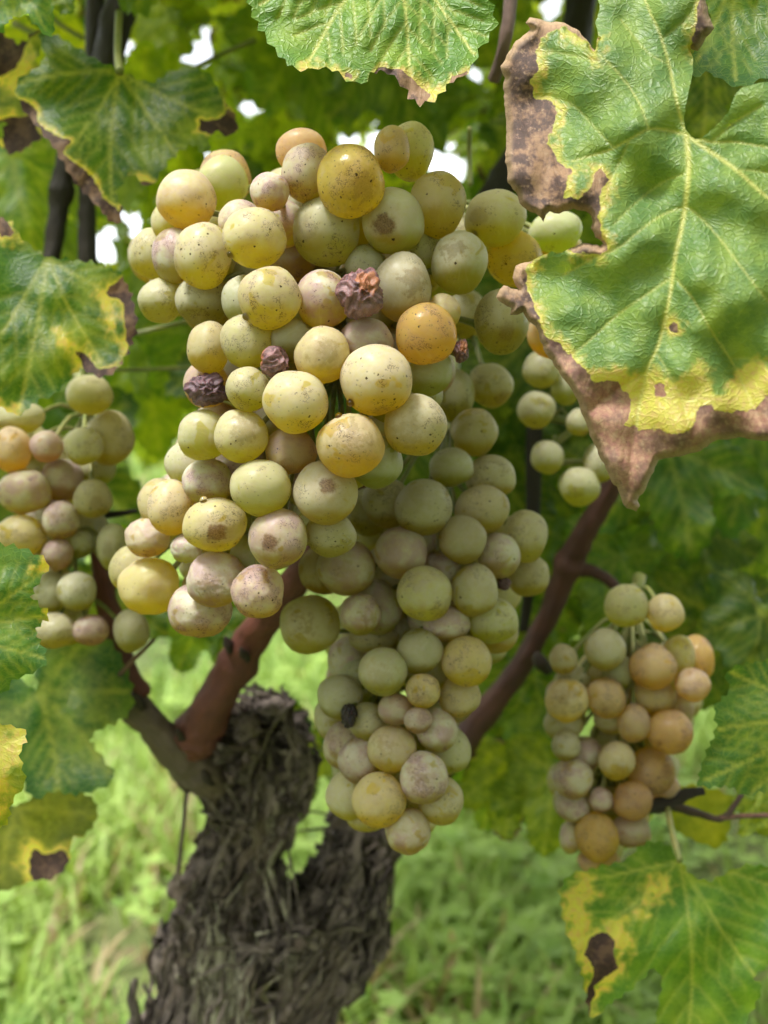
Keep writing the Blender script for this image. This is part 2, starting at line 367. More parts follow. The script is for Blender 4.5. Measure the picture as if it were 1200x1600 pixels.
def mat_drop():
    t = NT('sticky_drop'); p = t.n('ShaderNodeBsdfPrincipled')
    for k, val in (('Base Color', (1., .95, .8, 1)), ('Roughness', .02), ('IOR', 1.36), ('Transmission Weight', 1.)): t.set(p, k, val)
    t.set(t.out, 'Surface', p); return t.m

GRAPE = mat_grape(); RAISIN = mat_raisin(); LEAF = mat_leaf(); CANE = mat_cane(); BARK = mat_bark(); GRASS = mat_grass(); DROP = mat_drop()
STEM = mat_simple('green_stem', (.16, .20, .05), (.26, .25, .08), 200., rough=.5, bump=.3, bdist=.0004, c3=(.16, .08, .03))
SOIL = mat_simple('soil_and_turf', (.075, .12, .03), (.15, .17, .06), 3., rough=.95, bump=1., bdist=.02, c3=(.20, .13, .085))
DRY = mat_simple('dry_litter', (.34, .20, .13), (.45, .30, .20), 40., rough=.8, bump=.4, c3=(.20, .10, .06), trans=.2)

# ------------------------------------------------------------------ the ground
def ground():
    n = 90
    xs = np.sinh(np.linspace(-6.2, 6.2, n))/np.sinh(6.2)*160; ys = np.concatenate([np.linspace(-3, 6, 60), np.geomspace(6.3, 240, 30)])
    V = []
    for y in ys:
        for x in xs:
            V.append((x, y, .02*noise.noise(Vector((x*2, y*2, 0)))+.006*noise.noise(Vector((x*11, y*11, 3)))-.01))
    Fc = [(j*n+i, j*n+i+1, (j+1)*n+i+1, (j+1)*n+i) for j in range(len(ys)-1) for i in range(n-1)]
    o = link('ground', mesh('ground', V, Fc), None, SOIL); o['kind'] = 'structure'
ground()

def blades(name, n, region, hmin, hmax, wd, seed, hue_shift=0., label=None):
    r = np.random.default_rng(seed); V = []; Fc = []; tip = []; hue = []
    cnt = 0
    while cnt < n:
        y = region[0]+(region[1]-region[0])*r.random()**1.0
        hw = region[2]+y*.42
        x = (r.random()*2-1)*hw
        dens = noise.noise(Vector((x*3.1, y*2.2, seed)))
        if dens < -.15 and r.random() < .9: continue
        cnt += 1
        h = (hmin+(hmax-hmin)*r.random()**1.6)*(1+.5*dens); a = r.random()*6.283; bend = (.15+.95*r.random())*h
        wv = wd*(.5+r.random()); dx, dy = math.cos(a), math.sin(a); px_, py_ = -dy, dx
        hv = np.clip(.5+.9*noise.noise(Vector((x*1.3, y*1.3, seed+4)))+.35*(r.random()-.5)+hue_shift, 0, .92)
        if r.random() < .05 or (dens < -.05 and r.random() < .3): hv = 1.
        z0 = .02*noise.noise(Vector((x*2, y*2, 0)))-.012
        o = len(V); prof = (1., .85, .55, 0.)
        for k, t in enumerate((0, .35, .7, 1.)):
            cx = x+dx*bend*t*t; cy = y+dy*bend*t*t; cz = z0+h*t*(1-.25*t*bend/h)
            ww = wv*prof[k]
            if k < 3:
                V.append((cx-px_*ww, cy-py_*ww, cz)); V.append((cx+px_*ww, cy+py_*ww, cz)); tip += [t, t]; hue += [hv, hv]
            else: V.append((cx, cy, cz)); tip.append(1.); hue.append(hv)
        Fc += [(o, o+1, o+3, o+2), (o+2, o+3, o+5, o+4), (o+4, o+5, o+6)]
    me = mesh(name, V, Fc); attr(me, 'tip', tip); attr(me, 'hue', hue)
    ob = link(name, me, None, GRASS); ob['kind'] = 'stuff'; ob['label'] = label; ob['category'] = 'grass'
    return ob
blades('grass', 30000, (.55, 2.6, .15), .015, .095, .0036, 1, 0., 'fresh green grass growing round the foot of the old vine')
blades('meadow_grass', 26000, (2.6, 12, .4), .03, .11, .009, 2, .12, 'paler mown grass strip stretching away behind the vine')

def weeds(n, seed):
    r = np.random.default_rng(seed); V = []; Fc = []; tip = []; hue = []
    for i in range(n):
        y = .6+2.6*r.random(); x = (r.random()*2-1)*(.2+y*.42)
        if noise.noise(Vector((x*4, y*4, 9))) < .02: continue
        m = 5; z = .015+.05*r.random(); L = .006+.013*r.random(); wv = L*(.3+.25*r.random()); hv = np.clip(.45+.5*r.random()+.3*noise.noise(Vector((x*3, y*3, 2))), 0, .9)
        a0 = r.random()*6.28
        for k in range(m):
            a = a0+k*6.283/m; c_, s_ = math.cos(a), math.sin(a); up = .3+.5*r.random(); o = len(V)
            for (u, w_) in ((0, 0), (.45, 1), (.45, -1), (1, 0)):
                V.append((x+c_*L*u-s_*w_*wv, y+s_*L*u+c_*w_*wv, z+L*u*up-.3*L*u*u)); tip.append(u); hue.append(hv)
            Fc += [(o, o+2, o+3, o+1)]
    me = mesh('weeds', V, Fc); attr(me, 'tip', tip); attr(me, 'hue', hue); o = link('weeds', me, None, GRASS)
    o['kind'] = 'stuff'; o['label'] = 'low broad leaved weeds scattered through the grass'; o['category'] = 'weeds'
weeds(8000, 5)

# ------------------------------------------------------------------ leaves
def serrate(ctrl, n=6, tooth=14., amp=5., rnd=.35, seed=0):
    """smooth closed outline through the control points, with teeth on it"""
    r = random.Random(seed); c = catmull(ctrl, n, True)
    seg = np.linalg.norm(np.roll(c, -1, 0)-c, axis=1); L = seg.sum(); cum = np.concatenate([[0], np.cumsum(seg)])
    area = .5*np.sum(c[:, 0]*np.roll(c[:, 1], -1)-np.roll(c[:, 0], -1)*c[:, 1]); sg = 1 if area > 0 else -1
    out = []; s = 0.
    cc = np.vstack([c, c[:1]])
    def at(s):
        s %= L; i = min(np.searchsorted(cum, s, 'right')-1, len(c)-1); f = (s-cum[i])/max(seg[i], 1e-9)
        p = cc[i]+(cc[i+1]-cc[i])*f; t = (cc[i+1]-cc[i])/max(seg[i], 1e-9); return p, np.array([t[1], -t[0]])*sg
    while s < L-tooth*.5:
        st = tooth*(1+rnd*(r.random()*2-1)); a = amp*(.6+.8*r.random())
        for f, h in ((0, -.25), (.30, .35), (.58, 1.), (.82, .25)):
            p, nn = at(s+f*st); out.append(p+nn*a*h)
        s += st
    return np.array(out)

def auto_veins(J, tips, wmain, seed=0):
    """main veins from the junction to each lobe tip, side veins off them: [(polyline, w0, w1)]"""
    r = random.Random(seed); out = []; J = np.array(J, float)
    for tp in tips:
        T = np.array(tp, float); D = T-J; L = np.linalg.norm(D); d = D/L; nn = np.array([-d[1], d[0]])
        bow = (r.random()-.5)*.10*L
        pl = [J+D*t+nn*bow*math.sin(math.pi*t) for t in np.linspace(0, .97, 9)]
        out.append((np.array(pl), wmain, wmain*.3))
        k = 5
        for i in range(1, k+1):
            for sg in (-1, 1):
                t0 = (i-.3*(sg > 0))/(k+1)*.92
                if t0 < .12: continue
                a = pl[0]+(pl[-1]-pl[0])*t0+nn*bow*math.sin(math.pi*t0)
                ln = L*(.42*(1-t0)+.10); dd = d*.72+nn*sg*.68
                q = [a+dd*ln*u+d*ln*.16*u*u for u in np.linspace(0, 1, 5)]
                out.append((np.array(q), wmain*.45, wmain*.12))
    return out

def leaf_mesh(name, outline, cell, veins, depth=None, local=None, browns=(), yellows=(), bsoft=8., ysoft=16., relief=1.0, uvs=.01, edge_brown=0., edge_roll=0., roll_at=None, seed=0, holes=()):
    """CDT of the outline; depth(x,y)->view depth (pixel leaves), or local=True for unit leaves in the XY plane"""
    ol = np.asarray(outline, float); r = np.random.default_rng(seed)
    lo, hi = ol.min(0), ol.max(0)
    gx = np.arange(lo[0], hi[0], cell); gy = np.arange(lo[1], hi[1], cell*.866)
    X, Y = np.meshgrid(gx, gy); X = X+(np.arange(len(gy)) % 2)[:, None]*cell*.5
    pts = np.stack([X.ravel(), Y.ravel()], 1)+r.normal(0, cell*.10, (X.size, 2))
    pts = pts[inside(pts, ol)]; pts = pts[polydist(pts, ol) > cell*.55]
    for h in holes: pts = pts[sdist(pts, h) < -cell*.5]
    # outline resampled so that the border is not coarser than the grid
    rs = []
    for i in range(len(ol)):
        a, b = ol[i], ol[(i+1) % len(ol)]; m = max(1, int(np.linalg.norm(b-a)/cell))
        for k in range(m): rs.append(a+(b-a)*k/m)
    rs = np.array(rs); nb = len(rs)
    allp = [rs]; edges = [(i, (i+1) % nb) for i in range(nb)]; base = nb
    for h in holes:
        h = np.array(h, float); allp.append(h); edges += [(base+i, base+(i+1) % len(h)) for i in range(len(h))]; base += len(h)
    allp.append(pts); allp = np.vstack(allp)
    v2, e, f, *_ = geometry.delaunay_2d_cdt([Vector(p) for p in allp], edges, [], 2 if holes else 1, 1e-6)
    p = np.array([(v.x, v.y) for v in v2])
    f = [tuple(q) for q in f]
    ed = polydist(p, ol)
    vd = np.full(len(p), 1e9); vm = np.zeros(len(p))
    for pl, w0, w1 in veins:
        m = len(pl)-1
        for i in range(m):
            d, t = segdist(p, pl[i], pl[i+1]); wv = np.maximum(w0+(w1-w0)*((i+t)/m), cell*.62); amp_ = min(1, .45+w0/cell*.8)
            vm = np.maximum(vm, np.clip(1.25-d/wv, 0, 1)*amp_*min(1, .35+.65*w0/max(v[1] for v in veins)))
            vd = np.minimum(vd, d*(1 if w0 > .7*veins[0][1] else 1.6))
    q = p*uvs
    nn = nz(q, 1.6, seed+1)+(0 if local else .55*nz(q, 7., seed+2, 2))-.25*np.exp(-vd/(veins[0][1]*2.))
    br = np.full(len(p), -1e9)
    for b in browns: br = np.maximum(br, sdist(p, b))
    br = .5+.5*np.clip((br+nn*bsoft*.9)/bsoft, -1, 1) if browns else np.zeros(len(p))
    ye = np.full(len(p), -1e9)
    for b in list(browns)+list(yellows): ye = np.maximum(ye, sdist(p, b)+(ysoft*.35 if b in yellows else ysoft*.55))
    ye = .5+.5*np.clip((ye+nn*ysoft*.8)/ysoft, -1, 1) if len(browns)+len(yellows) else np.zeros(len(p))
    if edge_brown > 0:
        m = nz(q, .9, seed+9)
        eb = sst(edge_brown*(m*2.2)-ed*uvs, -.03, .03); br = np.maximum(br, eb)
        ye = np.maximum(ye, .62*sst(edge_brown*(m*2.2+.35)-ed*uvs, -.16, .10))
    # relief: blade puckers between the veins, brown tissue crumples
    wref = veins[0][1]
    rel = relief*(1-np.exp(-vd/(wref*2.6)))*1.2+relief*.30*nz(q, 2.2, seed+3, 1)+br*(nz(q*[1.6, .7], 1.6, seed+5, 1)*1.6+nz(q, 4., seed+6, 1)*.35)*relief
    big = nz(q, .75, seed+7, 2)
    if local:
        s = 1/100.
        z = (rel*.010+big*.11)*1.0-.28*(p[:, 0]**2)*.5-.22*np.maximum(-p[:, 1], 0)**2+.0*p[:, 0]
        z += sst(ed, .09, 0)*.05*(big*2)
        V = np.stack([p[:, 0], p[:, 1], z], 1); org = None
    else:
        d = depth(p[:, 0], p[:, 1])-rel*.0006*(1.)-big*.006
        roll = sst(ed, edge_roll, 0)*.5+sst(ed, edge_roll*.4, 0)*.8 if edge_roll else 0
        if edge_roll: d = d+roll*(br > .4)*.0055
        V = P(p[:, 0], p[:, 1], d); org = None
    me = mesh(name, V, f)
    # faces towards the camera / +Z
    attr(me, 'tan', [0]*len(p) if local or edge_roll == 0 else sst(p[:, 1]+20*nn, 500, 600)); attr(me, 'rim', sst(ed, edge_roll*1.3 if edge_roll else 1, 0)*.85 if edge_roll else [0]*len(p)); attr(me, 'vein', vm); attr(me, 'brown', br); attr(me, 'yellow', ye)
    ul = me.uv_layers.new(name='UV'); li = np.zeros(len(me.loops), int); me.loops.foreach_get('vertex_index', li)
    ul.data.foreach_set('uv', q[li].astype(np.float32).ravel())
    return me, V, ol

VINE = root('grape_vine', 'old gnarled grape vine with shaggy dark trunk, red brown canes and green leaves', 'grape vine', tuple(P(400, 1600, .47)*[1, 1, 0]))
def to_local(me, org):
    me.transform(Matrix.Translation(-Vector(org)))
def add_part(name, me, org, mat=None, parent=VINE, label=None):
    """me is in world coordinates; give it its own origin and parent it"""
    to_local(me, org)
    o = link(name, me, None, mat); o.parent = parent
    bpy.context.view_layer
    pw = Vector(parent['w']) if 'w' in parent else Vector(parent.location)
    o.location = Vector(org)-pw; o['w'] = tuple(org)
    if label: o['label'] = label
    return o

def petiole(leaf, pts, parent=None, tint=None):
    p, r = pxpath(pts); v, f = tube(p, r, 8)
    me = mesh('petiole', v, f)
    return add_part('petiole', me, p[0], STEM, leaf)

def pixleaf(ctrl, J, tips, d0, gx=0., gy=0., tint=(.09, .17, .03), label=None, cell=8., tooth=14., amp=5., browns=(), yellows=(), wmain=3.2, raw=False, relief=1., dark=0., edge_brown=0., veins=None, bulge=0., seed=0, rel_sh=.55, edge_roll=0., pet=None, holes=(), bsoft=8., ysoft=34., parent=None):
    ol = np.array(ctrl, float) if raw else serrate(ctrl, 6, tooth, amp, seed=seed)
    if veins is None: veins = auto_veins(J, tips, wmain, seed)
    cx, cy = np.mean(np.array(ctrl, float), 0)
    ext = max(np.ptp(np.array(ctrl, float)[:, 0]), np.ptp(np.array(ctrl, float)[:, 1]))/2
    def depth(x, y):
        return d0+gx*(x-cx)/100+gy*(y-cy)/100+bulge*(((x-cx)/ext)**2+((y-cy)/ext)**2)
    me, V, _ = leaf_mesh('leaf', ol, cell, veins, depth=depth, browns=browns, yellows=yellows, relief=relief, edge_brown=edge_brown, seed=seed, edge_roll=edge_roll, holes=holes, bsoft=bsoft, ysoft=ysoft)
    org = P(J[0], J[1], depth(J[0], J[1]))
    o = add_part('leaf', me, org, LEAF, parent or VINE, label)
    o['tint'] = tint; o['dark'] = dark; o['relief'] = rel_sh
    if pet: petiole(o, pet)
    return o

#BIGLEAF
A = [(932,-70),(934,0),(937,15),(930,34),(935,56),(930,79),(917,62),(900,45),(881,35),(862,35),(845,30),(828,27),(821,36),(829,45),(806,64),(795,81),(782,103),(789,122),(786,139),(791,187),(789,240),(793,285),(806,300),(812,318),(821,326),(836,333),(849,347),(853,336),(859,330),(874,334),(896,326),(915,330),(924,338),(926,347),(923,356),(928,364),(930,371),(943,380),(938,385),(920,380),(905,382),(885,391),(870,396),(862,392),(848,398),(835,405),(820,410),(806,415),(803,424),(801,434),(805,445),(810,452),(799,451),(787,446),(780,453),(775,464),(787,475),(799,481),(797,492),(808,492),(817,488),(821,495),(825,501),(836,509),(842,520),(849,546),(857,558),(866,572),(875,585),(889,602),(897,616),(904,629),(908,645),(915,659),(921,680),(930,696),(940,720),(949,737),(955,752),(964,760),(971,780),(979,794),(987,796),(994,799),(1000,790),(996,782),(999,775),(1005,771),(1009,764),(1018,742),(1029,719),(1040,716),(1050,715),(1068,712),(1087,707),(1100,700),(1115,690),(1129,687),(1142,686),(1155,683),(1178,687),(1200,689),(1260,680),(1330,640),(1390,560),(1400,450),(1370,330),(1340,230),(1290,140),(1240,118),(1200,128),(1180,131),(1160,136),(1148,150),(1142,165),(1138,176),(1120,195),(1107,208),(1095,217),(1086,217),(1080,213),(1071,202),(1069,180),(1073,160),(1076,142),(1080,125),(1083,110),(1083,90),(1078,76),(1090,80),(1096,72),(1102,60),(1110,52),(1116,44),(1110,30),(1106,18),(1102,0),(1095,-70),(1060,-130),(980,-130)]
N1 = [(930,84),(905,60),(880,46),(850,56),(840,72),(838,100),(835,115),(828,130),(835,155),(862,160),(872,175),(868,200),(855,225),(875,250),(892,265),(885,290),(880,310),(905,315),(925,290),(935,270),(948,280),(938,300),(934,330),(938,372),(948,392),(900,400),(840,360),(760,360),(760,10),(880,10),(935,60)]
N2 = [(850,392),(826,412),(818,435),(822,455),(832,470),(838,500),(850,518),(880,548),(915,578),(930,600),(960,600),(985,625),(985,642),(975,665),(1010,672),(1060,680),(1078,660),(1092,632),(1112,628),(1140,642),(1180,642),(1205,612),(1300,600),(1400,560),(1400,820),(760,820),(760,390)]
N3 = [(1084,-70),(1088,0),(1090,30),(1084,50),(1076,80),(1130,90),(1140,-70)]
def disc(x, y, r, n=8): return [(x+r*math.cos(6.283*k/n)*(1+.2*math.sin(k*2.3)), y+r*math.sin(6.283*k/n)) for k in range(n)]
YA = [[(905,570),(950,578),(1000,588),(1030,572),(1060,585),(1100,578),(1120,604),(1150,590),(1200,575),(1300,560),(1330,700),(900,700)], [(1088,20),(1075,45),(1076,80),(1100,80),(1110,20)]]
VA = [([(1072,210),(1076,260),(1071,320),(1063,365),(1055,400),(1047,460),(1030,535),(1010,582),(995,660),(980,770)], 5.4, 2.0),
      ([(1072,210),(1040,203),(1013,202),(985,217),(950,235),(893,252)], 3.4, 1.2),
      ([(1013,202),(1003,170),(985,138),(958,105),(930,80)], 2.2, .9),
      ([(1072,210),(1060,170),(1045,100),(1030,50),(1008,0),(990,-70)], 3.6, 1.6),
      ([(1072,210),(1100,230),(1150,265),(1183,295),(1260,360),(1350,450)], 4.8, 2.2),
      ([(1076,212),(1110,222),(1150,222),(1200,230),(1300,240)], 3.0, 1.6),
      ([(1071,322),(1035,336),(1000,360),(965,388),(925,405),(880,430)], 2.0, .8),
      ([(1073,322),(1100,345),(1130,380),(1160,420),(1205,475),(1260,520)], 2.0, .8),
      ([(1052,432),(1010,460),(965,492),(925,528),(895,556)], 2.0, .8),
      ([(1053,432),(1085,470),(1110,515),(1140,560),(1165,610),(1190,660)], 2.0, .8),
      ([(1026,553),(1050,590),(1070,640),(1085,700)], 1.5, .6), ([(1010,582),(980,600),(950,620),(925,640)], 1.5, .6),
      ([(985,217),(965,260),(950,290)], 1.2, .5), ([(1045,100),(1010,80),(970,30)], 1.2, .5), ([(1035,60),(1070,30),(1090,0)], 1.2, .5),
      ([(960,232),(930,200),(890,160),(840,150)], 1.3, .5), ([(1112,222),(1150,190),(1190,165)], 1.3, .5), ([(1150,265),(1200,270),(1260,290)], 1.4, .6),
      ([(1075,270),(1035,285),(990,320),(960,350)], 1.2, .5), ([(1140,560),(1170,560),(1215,570)], 1.0, .5), ([(958,105),(910,90),(860,80)], 1., .5)]
VA = [(catmull(a, 4), b, c_) for a, b, c_ in VA]
def roughen(ol, a=1.6, seed=3):
    c = np.array(ol, float); out = []; r = random.Random(seed)
    for i in range(len(c)):
        p, q = c[i], c[(i+1) % len(c)]; out.append(p); L = np.linalg.norm(q-p); m = int(L/6)
        d = (q-p)/max(L, 1e-6)
        for k in range(1, m): out.append(p+(q-p)*k/m+np.array([d[1], -d[0]])*r.uniform(-a, a))
    return np.array(out)
pixleaf(roughen(A), (1072, 210), [], .232, gx=-.004, gy=-.002, tint=(.155, .25, .075), veins=VA, raw=True, cell=3.4, browns=[N1, N2, N3, disc(1030, 611, 15), disc(1055, 513, 5)], yellows=YA, edge_roll=11, bulge=.012, seed=11,
        label='large puckered green leaf with scorched brown curled rim and yellow band', relief=1.5, rel_sh=1.0, bsoft=10, ysoft=24)

# top-centre leaf
B_ = [(392,-8),(398,25),(418,58),(440,88),(468,108),(498,104),(520,108),(545,122),(562,130),(582,112),(606,112),(630,132),(650,158),(678,154),(700,130),(722,118),(738,100),(752,68),(772,40),(764,0),(740,-70),(640,-140),(500,-120),(420,-60)]
pixleaf(B_, (610, -110), [(640, 150), (480, 100), (745, 90), (400, 10), (770, -20)], .262, gx=.002, gy=-.006, tint=(.12, .24, .04), cell=4.0, tooth=24, amp=6,
        browns=[[(590,104),(620,106),(648,128),(672,146),(668,170),(610,170),(580,120)], [(706,118),(735,108),(725,140),(700,142)], [(540,108),(556,116),(552,130),(535,122)]], yellows=[[(640,120),(700,140),(690,175),(630,160)], [(470,98),(560,112),(560,140),(460,120)]], seed=21, wmain=3.0,
        label='bright green toothed leaf hanging over the big bunch, browned at its tip', relief=1.4, rel_sh=1., bsoft=6, ysoft=16)
pixleaf([(1088,-40),(1110,20),(1100,55),(1082,85),(1080,118),(1110,112),(1150,135),(1190,122),(1260,100),(1300,0),(1240,-100),(1150,-110)], (1160, -90), [(1150, 130), (1085, 100), (1260, 80)], .262, tint=(.06, .14, .045), cell=6, tooth=26, amp=4, seed=22, label='smooth green leaf in the corner above the scorched leaf', gy=-.008, wmain=3)
# left leaves
pixleaf([(187,112),(140,88),(90,58),(62,52),(70,95),(28,128),(34,165),(62,200),(95,245),(118,285),(150,318),(178,350),(190,330),(182,300),(205,272),(235,290),(262,250),(300,225),(322,240),(330,205),(365,210),(368,182),(345,150),(330,122),(300,105),(270,112),(235,130)], (187, 112), [(178, 348), (30, 130), (365, 190), (95, 245), (290, 260)], .37, gx=.006, gy=-.008, tint=(.045, .105, .018), cell=6, tooth=22, amp=4, seed=23,
        browns=[[(20,150),(45,160),(62,195),(85,208),(112,222),(100,240),(130,262),(150,290),(185,320),(200,370),(150,370),(20,170)], [(206,282),(245,288),(240,310),(205,310)], [(312,185),(345,178),(350,145),(385,200),(350,225),(310,205)], [(183,330),(196,300),(205,340)]],
        yellows=[[(185,300),(215,270),(245,285),(200,330)]], dark=.35, pet=[(187,112,.37,7),(184,80,.38,6),(186,20,.40,6)], label='dark green drooping leaf with yellow blotches and ragged brown margin', ysoft=12)
pixleaf([(0,130),(-60,80),(-20,40),(30,70),(58,48),(70,62),(55,95),(68,120),(90,170),(60,215),(25,238),(0,225),(10,190),(-40,180)], (-60, 80), [(60, 60), (40, 220), (70, 130)], .395, tint=(.10, .15, .03), cell=9, tooth=20, amp=5, seed=24, browns=[[(-60,120),(5,118),(25,110),(40,75),(80,40),(20,20),(-60,60)], [(0,190),(50,175),(70,220),(10,250)]], yellows=[[(0,130),(60,60),(50,100),(20,150)]], dark=.6, label='leaf at the left edge with a crumpled dark brown lobe')
pixleaf([(70,400),(30,370),(10,345),(-60,340),(-90,450),(-80,560),(-40,640),(0,635),(28,648),(58,625),(88,612),(108,590),(128,575),(155,588),(180,578),(200,545),(212,510),(205,465),(188,430),(160,415),(120,408)], (75, 402), [(30, 640), (170, 580), (205, 470), (-60, 600), (20, 350)], .335, gx=.004, gy=-.006, tint=(.045, .12, .022), cell=6, tooth=20, amp=4.5, seed=25,
        browns=[[(165,460),(190,470),(195,520),(205,545),(180,570),(240,580),(230,400),(190,430)], [(108,535),(135,548),(160,575),(190,570),(175,600),(135,600)], [(0,335),(35,370),(10,372),(-20,350)], [(-20,630),(10,642),(0,660)]], yellows=[[(84,515),(100,520),(135,570),(122,578)], [(150,450),(170,458),(186,530),(176,530),(160,478)], [(0,630),(30,635),(20,655),(0,650)]], ysoft=20, dark=.3, wmain=3.4, label='broad green leaf at the left edge with brown and yellow corner')
pixleaf([(-80,870),(-20,852),(20,855),(45,862),(76,882),(62,905),(48,935),(75,960),(55,985),(72,1030),(50,1050),(20,1062),(0,1085),(-60,1090),(-110,1000)], (-90, 1000), [(75, 885), (75, 1030), (70, 962), (0, 1080)], .27, tint=(.075, .17, .055), cell=5, tooth=19, amp=5, seed=26, label='jagged clear green leaf poking in from the left edge', yellows=[disc(76,882,4), disc(76,960,3)], gx=.002)
pixleaf([(-60,1130),(0,1132),(40,1145),(30,1180),(38,1225),(18,1250),(5,1290),(-60,1300)], (-80, 1200), [(40, 1148), (38, 1225), (0, 1285)], .27, tint=(.20, .26, .03), cell=6, tooth=18, amp=4, seed=27, yellows=[[(-50,1130),(40,1140),(40,1180),(0,1190),(0,1290),(-50,1290)]], label='yellowing leaf at the left edge below the jagged one')
pixleaf([(60,1078),(20,1060),(-30,1090),(-50,1180),(20,1190),(50,1245),(85,1235),(120,1240),(175,1220),(160,1185),(140,1150),(200,1115),(205,1080),(190,1030),(150,985),(100,990),(50,1010)], (62, 1083), [(90, 1240), (175, 1215), (200, 1080), (150, 985), (-40, 1150)], .40, gy=-.006, tint=(.035, .10, .025), cell=9, tooth=24, amp=5, seed=28, label='shaded dark green leaf below the left bunch', wmain=3)
pixleaf([(25,1260),(-40,1250),(-60,1330),(-20,1385),(10,1390),(50,1375),(80,1372),(105,1350),(112,1310),(130,1305),(152,1275),(140,1245),(100,1235),(60,1240)], (27, 1262), [(75, 1370), (150, 1275), (0, 1385)], .41, tint=(.10, .13, .035), cell=9, tooth=22, amp=3, seed=29, browns=[[(52,1330),(75,1335),(105,1325),(112,1360),(70,1390),(45,1375)]], dark=.5, label='limp olive green leaf with a brown rotted tip at lower left')
# right leaves
pixleaf([(1300,1050),(1240,1030),(1190,1034),(1150,1042),(1136,1055),(1140,1080),(1118,1105),(1120,1140),(1105,1175),(1092,1215),(1098,1228),(1140,1228),(1165,1242),(1200,1235),(1260,1240),(1310,1170)], (1290, 1120), [(1140, 1050), (1095, 1222), (1170, 1240), (1118, 1140)], .32, tint=(.065, .15, .05), cell=6, tooth=19, amp=4, seed=30, label='plain green toothed leaf entering from the right edge')
pixleaf([(1062,1345),(1040,1320),(1010,1318),(975,1345),(950,1352),(910,1362),(885,1372),(876,1400),(885,1450),(905,1505),(915,1545),(925,1590),(950,1570),(985,1545),(1020,1512),(1035,1530),(1030,1570),(1025,1620),(1060,1680),(1130,1660),(1170,1585),(1190,1545),(1178,1525),(1225,1490),(1260,1440),(1230,1370),(1180,1352),(1140,1362),(1110,1378),(1080,1368)], (1062, 1345), [(1070, 1660), (890, 1480), (885, 1380), (1190, 1540), (1240, 1400)], .36, gx=.003, gy=-.004, tint=(.095, .20, .03), cell=5, tooth=22, amp=4, seed=31,
        browns=[[(945,1452),(960,1470),(965,1510),(945,1525),(930,1545),(920,1595),(905,1585),(918,1540),(930,1515),(915,1490),(922,1465)]], yellows=[[(876,1390),(900,1380),(935,1400),(915,1420),(930,1460),(910,1500),(890,1470)], [(960,1420),(1020,1375),(1030,1390),(985,1440),(975,1500),(960,1520),(950,1450)], [(925,1530),(950,1540),(930,1600)]], dark=.55, wmain=3.2, pet=[(1062,1345,.36,5),(1050,1300,.37,5),(1042,1258,.385,5)], label='large green leaf with yellow patches and a dark withered lobe at lower right', bsoft=6)
pixleaf([(1040,1245),(1075,1228),(1115,1235),(1148,1250),(1140,1290),(1125,1322),(1085,1312),(1050,1290)], (1045, 1235), [(1120, 1318), (1145, 1255)], .42, tint=(.17, .20, .02), cell=10, tooth=22, amp=4, seed=32, label='olive yellow leaf hanging under the right twig')

# unit leaves for all the others
def unit_outline(seed):
    r = random.Random(seed); k = lambda s: 1+s*(r.random()*2-1)
    A_ = [(-90, 1.0*k(.06)), (-75, .86*k(.05)), (-62, .66*k(.12)), (-50, .80*k(.05)), (-38, .92*k(.08)), (-22, .78*k(.06)), (-5, .58*k(.14)), (12, .68*k(.08)), (28, .72*k(.08)), (48, .60*k(.1)), (68, .40*k(.15)), (80, .22)]
    pts = [(rr*math.cos(R(a)), rr*math.sin(R(a))) for a, rr in A_] + [(0, .06)] + [(-rr*k(.08)*math.cos(R(a)), rr*k(.04)*math.sin(R(a))) for a, rr in reversed(A_[1:])]
    return pts
UNIT = []
for i in range(7):
    ct = unit_outline(40+i); ol = serrate(ct, 6, .105, .028, seed=i)
    tips = [(0, -.98), (.72, -.56), (-.72, -.56), (.63, .33), (-.63, .33)]
    me, _, _ = leaf_mesh('leaf', ol, .045, auto_veins((0, 0), tips, .016, i), local=True, uvs=3.5, relief=1., edge_brown=[0, .0, .10, .22, 0, .14, 0][i], seed=50+i)
    me.materials.append(LEAF); UNIT.append((me, ol))
HOLES = [(315,75,14),(388,168,9),(200,345,12),(170,390,14),(135,372,8),(545,214,12),(590,222,14),(690,255,16),(712,262,10),(862,12,12),(745,116,7),(185,66,6),(668,232,12)]
HOLES2 = HOLES+[(230,660,26),(215,740,26),(200,790,14),(250,1100,40),(880,960,16),(905,930,16),(1150,925,20),(470,1060,40),(420,1030,30),(1140,800,1),(1130,1420,20)]
placed = []
